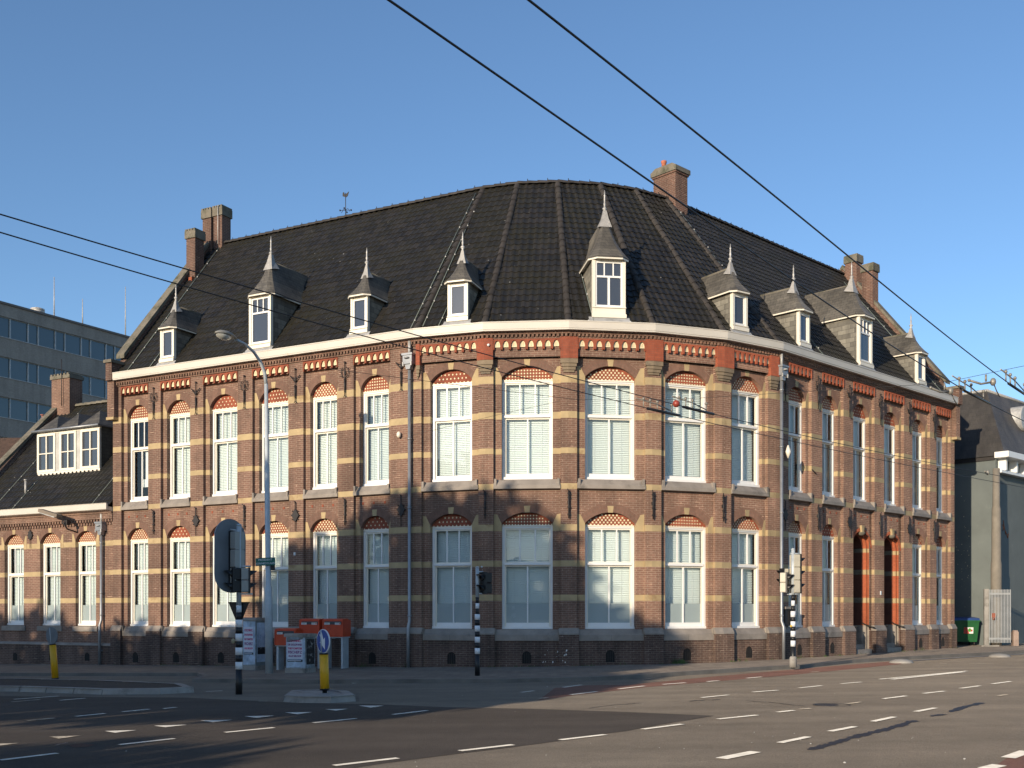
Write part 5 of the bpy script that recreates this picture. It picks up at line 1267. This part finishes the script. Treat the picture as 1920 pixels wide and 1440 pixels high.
# keep-right bollards
BSG = plain('sign_blue', (.015, .06, .32), .4, var=.05); YEL = plain('yellow_plastic', (.72, .38, .01), .45, var=.04)
def bollard(px, py, ptop, psign, lean, label, facing=True):
    p = pg(px, py, ROAD + (.12 if facing else 0)); Y = p.y; root = thing('traffic_bollard', label, 'bollard', tuple(p), 'yellow bollards on the islands'); T = TR(*p) @ Matrix.Rotation(R(lean), 4, 'Y'); h = (py - ptop) * Y / 2000; mb = MB(T)
    mb.lathe((0, 0, 0), [(.05, -.02), (.05, .05), (.10, .06), (.115, .09)], BLK, 14); mb.build('foot', root)
    mb = MB(T); mb.lathe((0, 0, 0), [(.095, .07), (.092, h)], YEL, 18); mb.lathe((0, 0, h), [(.10, 0), (.09, .03)], BLK, 14); mb.build('tube', root)
    mb = MB(T); mb.tube([(-.05, .03, h), (-.05, .03, h + .5)], .018, GALV, 6); mb.build('stem', root)
    hs_ = (ptop - psign) * Y / 2000 - .17
    sg = MB(T @ TR(.0, 0, h + .27) @ RZ(R(-49 if facing else 150)) @ Matrix.Rotation(R(90), 4, 'X')); sg.lathe((0, 0, 0), [(.25, -.012), (.25, .012)], BW if facing else GREYP, 28)
    if facing:
        sg.lathe((0, 0, .013), [(.235, 0), (.235, .002)], BSG, 28); s_ = .12
        so = sg.build('disc_sign', root)
        ar = MB(sg.T @ Matrix.Rotation(R(0), 4, 'Z')); z = .018
        def rot(x, y): t = R(-65); return (x * math.cos(t) - y * math.sin(t), x * math.sin(t) + y * math.cos(t), z)
        A = [rot(*q) for q in ((-.19, .05), (-.02, .045), (-.035, .115), (.19, 0), (-.035, -.115), (-.02, -.045), (-.19, -.05), (-.14, 0))]
        ar.face(A, BW); a_ = ar.build('arrow', None, world_of(root)); a_.location = (0, 0, 0); a_.parent = so
    else: sg.build('disc_sign', root)
    return root
bollard(609, 1299, 1227, 1186, -1.5, 'yellow bollard with round blue keep right arrow sign on the small island')
bollard(104, 1277, 1209, 1178, -4.5, 'leaning yellow bollard with round sign seen from behind on the left island', False)
# mail boxes
ORB = plain('orange_red_paint', (.56, .065, .02), .45, var=.1, dirt=((.26, .05, .03), 4., .6)); LBL = plain('paper_label', (.65, .64, .6), .6)
def mailbox(px0, px1, ptop, pbot, pleg, Y, ang, label, one_label=False):
    p = at((px0 + px1) / 2, Y); g = gl(p); root = thing('mail_box', label, 'mail box', (p.x, p.y, g), 'orange mail boxes'); T = TR(p.x, p.y, 0) @ RZ(R(ang)); w = (px1 - px0) * Y / 2000 / math.cos(R(ang) + .0) ; h = w / 2; z1, z0 = zz(ptop, Y), zz(pbot, Y); D = .50; mb = MB(T)
    mb.xprism([(0, z0), (0, z1 - .04), (.03, z1), (D * .55, z1 + .02), (D, z1 - .06), (D, z0 + .10), (D - .12, z0)][::-1], -h, h, ORB)
    mb.box(-h - .006, -h + .02, -.012, D - .02, z0 + .02, z1 - .03, ORB); mb.box(h - .02, h + .006, -.012, D - .02, z0 + .02, z1 - .03, ORB)
    mb.build('box_body', root)
    s_ = MB(T); zs = z1 - .17; s_.box(-h + .09, h - .05, -.012, .0, zs, zs + .10, plain('slot_grey', (.06, .06, .065), .5) if 'slot_grey' not in bpy.data.materials else bpy.data.materials['slot_grey']); so = s_.build('posting_slot', root)
    l_ = MB(T)
    for a in ([-.0] if one_label else [-1, 1]):
        c = a * h * .52 if a else -h * .5; l_.box(c - .10, c + .10, -.018, -.012, zs - .005, zs + .06, LBL); l_.face([(c - .08, -.020, zs + .02), (c + .04, -.020, zs + .02), (c + .04, -.020, zs + .03), (c - .08, -.020, zs + .03)], GREYP)
        if a > 0: l_.box(c + .05, c + .09, -.021, -.018, zs + .01, zs + .045, ORB)
    lo = l_.build('label_plate', None, world_of(root)); lo.location = (0, 0, 0); lo.parent = so
    for x in (-h + .06, h - .06):
        l2 = MB(T); l2.box(x - .035, x + .035, .05, D - .10, g - .05, z0, GALV); l2.build('leg', root)
    mb = MB(T); mb.box(-h, h, .03, D - .05, z0 - .035, z0, GALV); mb.build('base_plate', root)
    return root
mailbox(560, 600, 1161, 1193, 1250, 34.3, -22, 'middle orange mail box with two white labels, on grey legs under the window')
mailbox(603, 644, 1161, 1194, 1250, 34.0, -22, 'rightmost orange mail box on grey legs, beside its twin at equal height')
mailbox(514, 555, 1179, 1210, 1252, 33.6, -18, 'lowest orange mail box, partly behind the postered cabinet', True)
# postered cabinets
CABM = plain('cabinet_grey', (.22, .25, .25), .6, dirt=((.35, .42, .50), 3., .5)); PAPB = plain('pale_blue_paper', (.42, .52, .62), .7, var=.3, scale=5, dirt=((.14, .22, .38), 4., .55)); PAPW = plain('white_paper', (.62, .64, .70), .7, var=.05); PINK = plain('pink_ink', (.50, .05, .16), .6); PURP = plain('purple_ink', (.22, .07, .20), .6); PAPD = plain('dark_poster', (.02, .02, .02), .6, dirt=((.42, .42, .40), 9., .56))
def cabinet(px0, pxm, px1, ptop, pbot, Y, ang, label, lines, psz):
    p = at((px0 + pxm) / 2, Y); g = gl(p); root = thing('utility_cabinet', label, 'utility cabinet', (p.x, p.y, g), 'postered cabinets on the pavement'); T = TR(p.x, p.y, 0) @ RZ(R(ang)); w = (pxm - px0) * Y / 2000 / math.cos(R(ang)); h = w / 2; D = (px1 - pxm) * Y / 2000 / max(.2, abs(math.sin(R(ang) - .2))); z1 = zz(ptop, Y); mb = MB(T)
    mb.box(-h, h, 0, D, g + .14, z1 - .10, CABM); mb.build('cabinet_body', root)
    mb = MB(T); mb.xprism([(-.05, z1 - .10), (-.05, z1 - .02), (0, z1), (D, z1), (D + .05, z1 - .02), (D + .05, z1 - .10)][::-1], -h - .05, h + .05, CONC); mb.build('cabinet_lid', root)
    mb = MB(T); mb.box(-h - .02, h + .02, -.04, D + .02, g - .05, g + .14, CONC); mb.build('plinth', root)
    mb = MB(T); mb.face([(-h, -.006, g + .16), (h - .02, -.006, g + .18), (h - .01, -.006, z1 - .12), (-h, -.006, z1 - .11)], PAPB); zc = g + .14 + (z1 - g) * .50; a, b = psz
    mb.box(-h + .05, h - .09, -.012, -.006, zc - b / 2, zc + b / 2, PAPW); mb.box(-h + .05, h - .09, -.012, -.006, zc - b / 2 - .08, zc - b / 2 - .02, PAPD); mb.box(-h + .06, h - .14, -.014, -.012, zc - b / 2 - .055, zc - b / 2 - .035, PAPW)
    if a: mb.face([(-h + .02, -.016, zc + b * .30), (h - .07, -.016, zc + b * .46), (h - .05, -.016, zc + b * .64), (-h + .02, -.016, zc + b * .62)], CABM); mb.face([(-h + .07, -.018, zc + b * .30), (h - .1, -.018, zc + b * .45), (h - .1, -.018, zc + b * .47), (-h + .07, -.018, zc + b * .33)], PAPD)
    po = mb.build('poster', root)
    n = len(lines); cx = -.02
    for i, (s, sz, m_) in enumerate(lines):
        z = zc + b * (.36 - .72 * i / (n - 1)); t = text('poster_lettering', s, sz, T @ TR(cx, -.015, z), m_, root, .001, bold=.004); 
        wmax = w - .17; xs_ = [v.co.x for v in t.data.vertices]
        ext = (max(xs_) - min(xs_)) / abs(math.cos(R(ang)))
        if ext > wmax:
            cxw = T @ Vector((cx, -.015, z)); o_ = world_of(root)
            for v in t.data.vertices:
                v.co.x = (cxw.x - o_.x) + (v.co.x - (cxw.x - o_.x)) * wmax / ext; v.co.y = (cxw.y - o_.y) + (v.co.y - (cxw.y - o_.y)) * wmax / ext
        t.parent = po
    mb = MB(T); mb.face([(h + .006, .05, g + .25), (h + .006, D - .03, g + .25), (h + .006, D - .03, z1 - .16), (h + .006, .05, z1 - .16)], PAPD if a else PAPB)
    mb.box(h + .006, h + .012, .08, D - .1, g + .5, g + .72, PAPD); mb.build('side_poster', root)
    return root
cabinet(535, 574, 592, 1188, 1262, 31.4, -22, 'lower postered cabinet with torn flap over its pink lettering, before the mail boxes', [('COCNINC.', .085, PINK), ('DE GOLDBAND', .075, PURP), ('THE BOMBITES', .075, PINK), ('FISCHERZ', .11, PURP), ('ALLE GELOOF', .07, PURP)], (1, .62))
cabinet(454, 481, 501, 1158, 1250, 34.0, -28, 'taller postered cabinet between banded signal pole and street lamp', [('COCNINC.', .10, PINK), ('DE GOLDBAND', .08, PINK), ('DE BOMBITES', .08, PINK), ('FISCHERZ', .12, PURP), ('ALLE GELOOF', .075, PINK)], (0, .80))

# ------------------------------------------------------------------ trolleybus wires
WZ = EYE + 3.9
def wp(px, py, z=WZ): t = (z - EYE) * 2000 / (1148 - py); return Vector(((px - 960) / 2000 * t, t, z))
WIRE = plain('wire_black', (.012, .011, .011), .5)
import numpy as np
def smooth_path(P_):
    if len(P_) < 6: return P_
    t = np.array([p.y for p in P_]); x = np.array([p.x for p in P_])
    if t[-1] - t[0] < 5: return P_
    c = np.polyfit(t, x, 3 if len(P_) > 8 else 2)
    return [Vector((float(np.polyval(c, v)), float(v), P_[0].z)) for v in np.linspace(t[0], t[-1], 40)]
def wire(pts, label, r=.0085, z=WZ, cat='overhead wire', group='trolleybus wires over the street'):
    P_ = smooth_path([wp(x, y, z) for x, y in pts]); a = P_[0] + (P_[0] - P_[1]).normalized() * 1.5; mb = MB(); mb.tube([a] + P_, r, WIRE, 6)
    return tag(mb.build('overhead_wire', None, tuple(P_[0])), label, cat, group)
wire([(-60, 387), (0, 402), (200, 460), (348, 503), (560, 563), (785, 630), (1038, 699), (1160, 731), (1265, 759), (1338, 776), (1457, 806), (1540, 825), (1700, 858), (1817, 880.5), (1925, 902)], 'upper of the two black wires crossing the facade from the left edge', .0075)
wire([(-60, 420), (0, 437), (200, 493), (327, 529), (560, 596), (760, 649), (944, 701), (1100, 738.5), (1210, 765), (1274, 778.6), (1457, 822), (1540, 839), (1720, 875), (1925, 915)], 'lower of the two black wires crossing the facade from the left edge', .0075)
wire([(700, -18), (725, 0), (1000, 178), (1152, 292), (1200, 329.5), (1286, 392), (1424, 484.5), (1519, 545), (1615, 609), (1740, 691), (1805, 730), (1920, 789), (1960, 808)], 'black wire from the top centre passing in front of the broad chimney', .0085)
wire([(970, -20), (995, 0), (1334, 274), (1478, 376), (1615, 484), (1740, 604), (1800, 650), (1890, 717.5), (1925, 740)] if False else [(970, -20), (995, 0), (1160, 140), (1334, 275), (1478, 385), (1615, 497), (1740, 604), (1890, 717.5), (1925, 742)], 'black wire highest in the sky, running down to the right edge', .0085)
wire([(772, 711), (925, 730), (1080, 749), (1173, 751), (1260, 749), (1352, 744), (1478, 736), (1714, 722), (1781, 715), (1925, 685)], 'thin span wire crossing level before the corner windows', .004, EYE + 4.1, 'span wire', 'span wires')
wire([(840, 800), (945, 775), (1050, 752)], 'short thin span wire before the second corner window', .003, EYE + 4.1, 'span wire', 'span wires')
INS = plain('insulator_red', (.30, .05, .03), .4); FIT = plain('fitting_metal', (.27, .25, .21), .5, .3)
def wire_joint(a, b, label, ins=None, r=.028, dz=.0):
    A, B_ = wp(*a), wp(*b); root = thing('wire_joint', label, 'wire fitting', tuple(A), 'fittings on the trolley wires'); mb = MB(); mb.tube([A + Vector((0, 0, dz)), B_ + Vector((0, 0, dz))], r, BLK, 8); mb.build('insulating_rod', root)
    mb = MB(); d_ = (B_ - A)
    for t in (-.12, .08, .3, .75):
        p = A + d_ * t; mb.tube([p, p + Vector((0, 0, .16))], .012, FIT, 6); mb.sphere(p + Vector((0, 0, .17)), .03, FIT, 6)
    mb.tube([A - d_ * .35 + Vector((0, 0, .15)), A + d_ * .3 + Vector((0, 0, .12)), A + d_ * .75 + Vector((0, 0, .05))], .011, FIT, 6); mb.build('clamp', root)
    if ins: mb = MB(); mb.sphere(wp(*ins) , .07, INS, 10); mb.build('insulator', root)
    return root
wire_joint((1214, 766), (1274, 779), 'dark rod joint on the lower left wire before the fourth corner window')
wire_joint((1281, 763), (1338, 776.5), 'dark rod joint with round red insulator on the upper left wire', (1268, 757))
wire_joint((1805, 731), (1856, 757), 'rod joint on the chimney crossing wire near the right gutter end', None, .022)
wire_joint((1891, 719), (1930, 745), 'rod joint on the highest wire at the right edge', None, .022)
for (x0, y0, x1, y1, lab) in ((1817, 713, 1862, 716, 'pale hanger arm above the grey building roof'), (1745, 727, 1782, 733, 'pale hanger arm before the right end of the gutter'), (1847, 884, 1852, 886, 'small pale clamp on the low wire by the thick pole')):
    z = WZ + .2 if y0 < 800 else WZ; A, B_ = wp(x0, y0, z), wp(x1, y1, z); mb = MB(); mb.tube([A, A.lerp(B_, .5) + Vector((0, 0, -.05)), B_], .02, FIT, 6); mb.sphere(B_, .055, FIT, 8, 1.3); mb.sphere(A, .03, FIT, 6)
    if y0 < 800: mb.tube([B_, B_ + Vector((.1, .1, -.12)), B_ + Vector((.25, .3, -.2))], .010, FIT, 5); mb.tube([A.lerp(B_, .7), A.lerp(B_, .7) + Vector((0, 0, .12))], .018, FIT, 6)
    tag(mb.build('wire_hanger', None, tuple(A)), lab, 'wire fitting', 'hangers on the span wires')

# ------------------------------------------------------------------ trees left of the camera whose shadows reach the street
LEAF = plain('leaves', (.06, .09, .025), .7, var=.4, scale=2); BARK = plain('bark', (.07, .055, .04), .95, var=.3, scale=4, bmp=.4)
SD = Vector((math.sin(R(SUN_AZ)), math.cos(R(SUN_AZ)), 0)); PD = Vector((SD.y, -SD.x, 0))
def tree(p, s, blobs, n, label, seed, ht):
    base = PD * p + SD * s; base.z = gz(base.x, base.y) - .1; rr = random.Random(seed); root = thing('tree', label, 'tree', tuple(base), 'trees beside the junction')
    mb = MB(); mb.tube([base, base + Vector((.1, 0, ht * .25)), base + Vector((0, .1, ht * .6)), base + Vector((.1, .1, ht * .85))], [.32, .25, .15, .05], BARK, 10)
    for i in range(9):
        z = ht * rr.uniform(.28, .7); a = rr.uniform(0, 6.28); e = base + Vector((math.cos(a) * ht * .25, math.sin(a) * ht * .25, z + ht * .18)); mb.tube([base + Vector((.05, .05, z)), (base + Vector((0, 0, z))).lerp(e, .5) + Vector((0, 0, .2)), e], [.10, .06, .02], BARK, 6)
    mb.build('trunk', root); mb = MB(); mi = mb.mi(LEAF)
    for (dp, h, rp, rh, rs) in blobs:
        for i in range(int(n * rp * rh / 12)):
            while True:
                u = Vector((rr.uniform(-1, 1), rr.uniform(-1, 1), rr.uniform(-1, 1)))
                u = u * (1.0 if rr.random() < .62 else rr.uniform(.9, 1.32))
                if u.length < 1.28: break
            u *= .86
            c = base + PD * (dp + u.x * rp) + SD * (u.y * rs); c.z = base.z + h + u.z * rh; sz = rr.uniform(.16, .34)
            ax = Vector((rr.gauss(0, 1), rr.gauss(0, 1), rr.gauss(0, 1))).normalized(); bx = ax.cross(Vector((rr.gauss(0, 1), rr.gauss(0, 1), rr.gauss(0, 1)))).normalized()
            k = len(mb.v); mb.v += [c - ax * sz - bx * sz * .5, c + ax * sz - bx * sz * .5, c + ax * sz + bx * sz * .5, c - ax * sz + bx * sz * .5]; mb.f.append((k, k + 1, k + 2, k + 3)); mb.m.append(mi); mb.uv.append([(0, 0), (1, 0), (1, 1), (0, 1)]); mb.sm.append(False)
    mb.build('crown', root); return root
tree(-19.8, -6., [(0, 8.4, 4.6, 5.0, 3.2), (4.0, 6.9, 3.0, 3.3, 2.6), (7.0, 5.7, 2.4, 1.5, 1.6), (-4.6, 7.5, 3.4, 4.3, 2.8), (-7.4, 6.0, 2.6, 3.0, 2.6)], 3400, 'large leafy tree left of the viewpoint, shading the ground floor of the corner', 1, 12.6)
tree(-33., -7., [(0, 5.6, 5.2, 3.5, 3.), (-6, 6.0, 3.5, 3.6, 3)], 2800, 'low broad tree left of the viewpoint, shading the low wing plinth', 2, 9)
tree(-10.8, -13., [(0, 3.6, 2.6, 1.5, 1.6)], 2800, 'small round tree behind the viewpoint, shading the near asphalt', 3, 4.6)
# ------------------------------------------------------------------ litter, grit and weeds
GRIT = plain('pale_grit', (.45, .43, .39), .8)
mb = MB(); rr = random.Random(21)
for i in range(150):
    p = pg(rr.uniform(0, 1920), 1262 + rr.random() ** 1.5 * 178, ROAD + .0); s_ = rr.uniform(.003, .009) * (1 if rr.random() > .05 else 2)
    mb.lathe(tuple(p), [(s_, 0), (s_ * .7, s_ * .6), (.001, s_ * .8)], GRIT, 5, False)
o = mb.build('grit', None, (0, 0, 0)); o['kind'] = 'stuff'; tag(o, 'small pale grit and litter scattered over the asphalt', 'grit')
WEED = plain('weed_green', (.06, .10, .025), .8, var=.4)
mb = MB(); rr = random.Random(8)
def tuft(x, y, n, h):
    for i in range(n):
        a = rr.uniform(0, 6.28); px_, py_ = x + rr.gauss(0, .10), y + rr.gauss(0, .03); g = gz(px_, py_); l_ = h * rr.uniform(.5, 1.2); dx, dy = math.cos(a) * l_ * .5, math.sin(a) * l_ * .5
        mb.face([(px_ - .008, py_, g), (px_ + .008, py_, g), (px_ + dx, py_ + dy, g + l_)], WEED)
for k in range(7):
    L_ = LEN[k]; u = .3
    while u < L_ - .2:
        p = FR[k] @ Vector((u, -.12, 0)); tuft(p.x, p.y, rr.randint(2, 14) if rr.random() < .6 else 0, .07 if rr.random() < .85 else .16); u += rr.uniform(.25, .8)
p = FR[4] @ Vector((.85, -.05, 0)); tuft(p.x, p.y, 60, .16); tuft(p.x + .15, p.y + .02, 50, .14)
o = mb.build('weeds', None, (0, 0, 0)); o['kind'] = 'stuff'; tag(o, 'small weeds growing along the foot of the brick plinth', 'weeds')
# manhole and gully covers
CAST = plain('cast_iron_cover', (.07, .062, .055), .6, .3, var=.3, scale=20, bmp=.4)
for px, py, r_ in ((905, 1273.8, 0), (1560, 1322, 1)):
    p = pg(px, py, ROAD); mb = MB(TR(p.x, p.y, p.z) @ RZ(R(40)))
    if r_: mb.lathe((0, 0, -.02), [(.32, 0), (.32, .026), (.29, .026), (.285, .020), (.02, .023)], CAST, 24, False)
    else:
        mb.box(-.3, .3, -.2, .2, -.02, .008, CAST)
    o = mb.build('manhole_cover' if r_ else 'gully_grate', None, tuple(p)); o['kind'] = 'structure'

# ------------------------------------------------------------------ unseen houses added behind the viewpoint to block horizon glow in the panes
first = None
for i in range(11):
    az = R(183 + i * 9.5); cx, cy = math.sin(az) * 150, math.cos(az) * 150
    if first is None:
        hb_ = MB(); hb_.box(-10, 10, -5, 5, -3, 7.5, CHB, 'dt')
        for u in (-7, -3.5, 0, 3.5, 7):
            for z0 in (1.2, 4.4): hb_.box(u - .6, u + .6, -5.05, -5, z0, z0 + 1.8, DGL, 'b')
        w_ = hb_.build('wall', None, (0, 0, 0)).data; hb_ = MB(); hb_.xprism([(-5.4, 7.3), (0, 11.2), (5.4, 7.3)][::-1], -10.2, 10.2, TILE); r_ = hb_.build('roof', None, (0, 0, 0)).data; first = (w_, r_)
        for nm in [o.name for o in sc.collection.objects if o.data in first]: bpy.data.objects.remove(bpy.data.objects[nm])
    h_ = thing('house', 'unseen brick house added behind the viewpoint to block horizon glow in the panes', 'house', (cx, cy, gz(cx, cy)), 'added houses behind the viewpoint'); h_.rotation_euler = (0, 0, -az)
    for nm, me in zip(('wall', 'roof'), first):
        o = bpy.data.objects.new(nm, me); sc.collection.objects.link(o); o.parent = h_
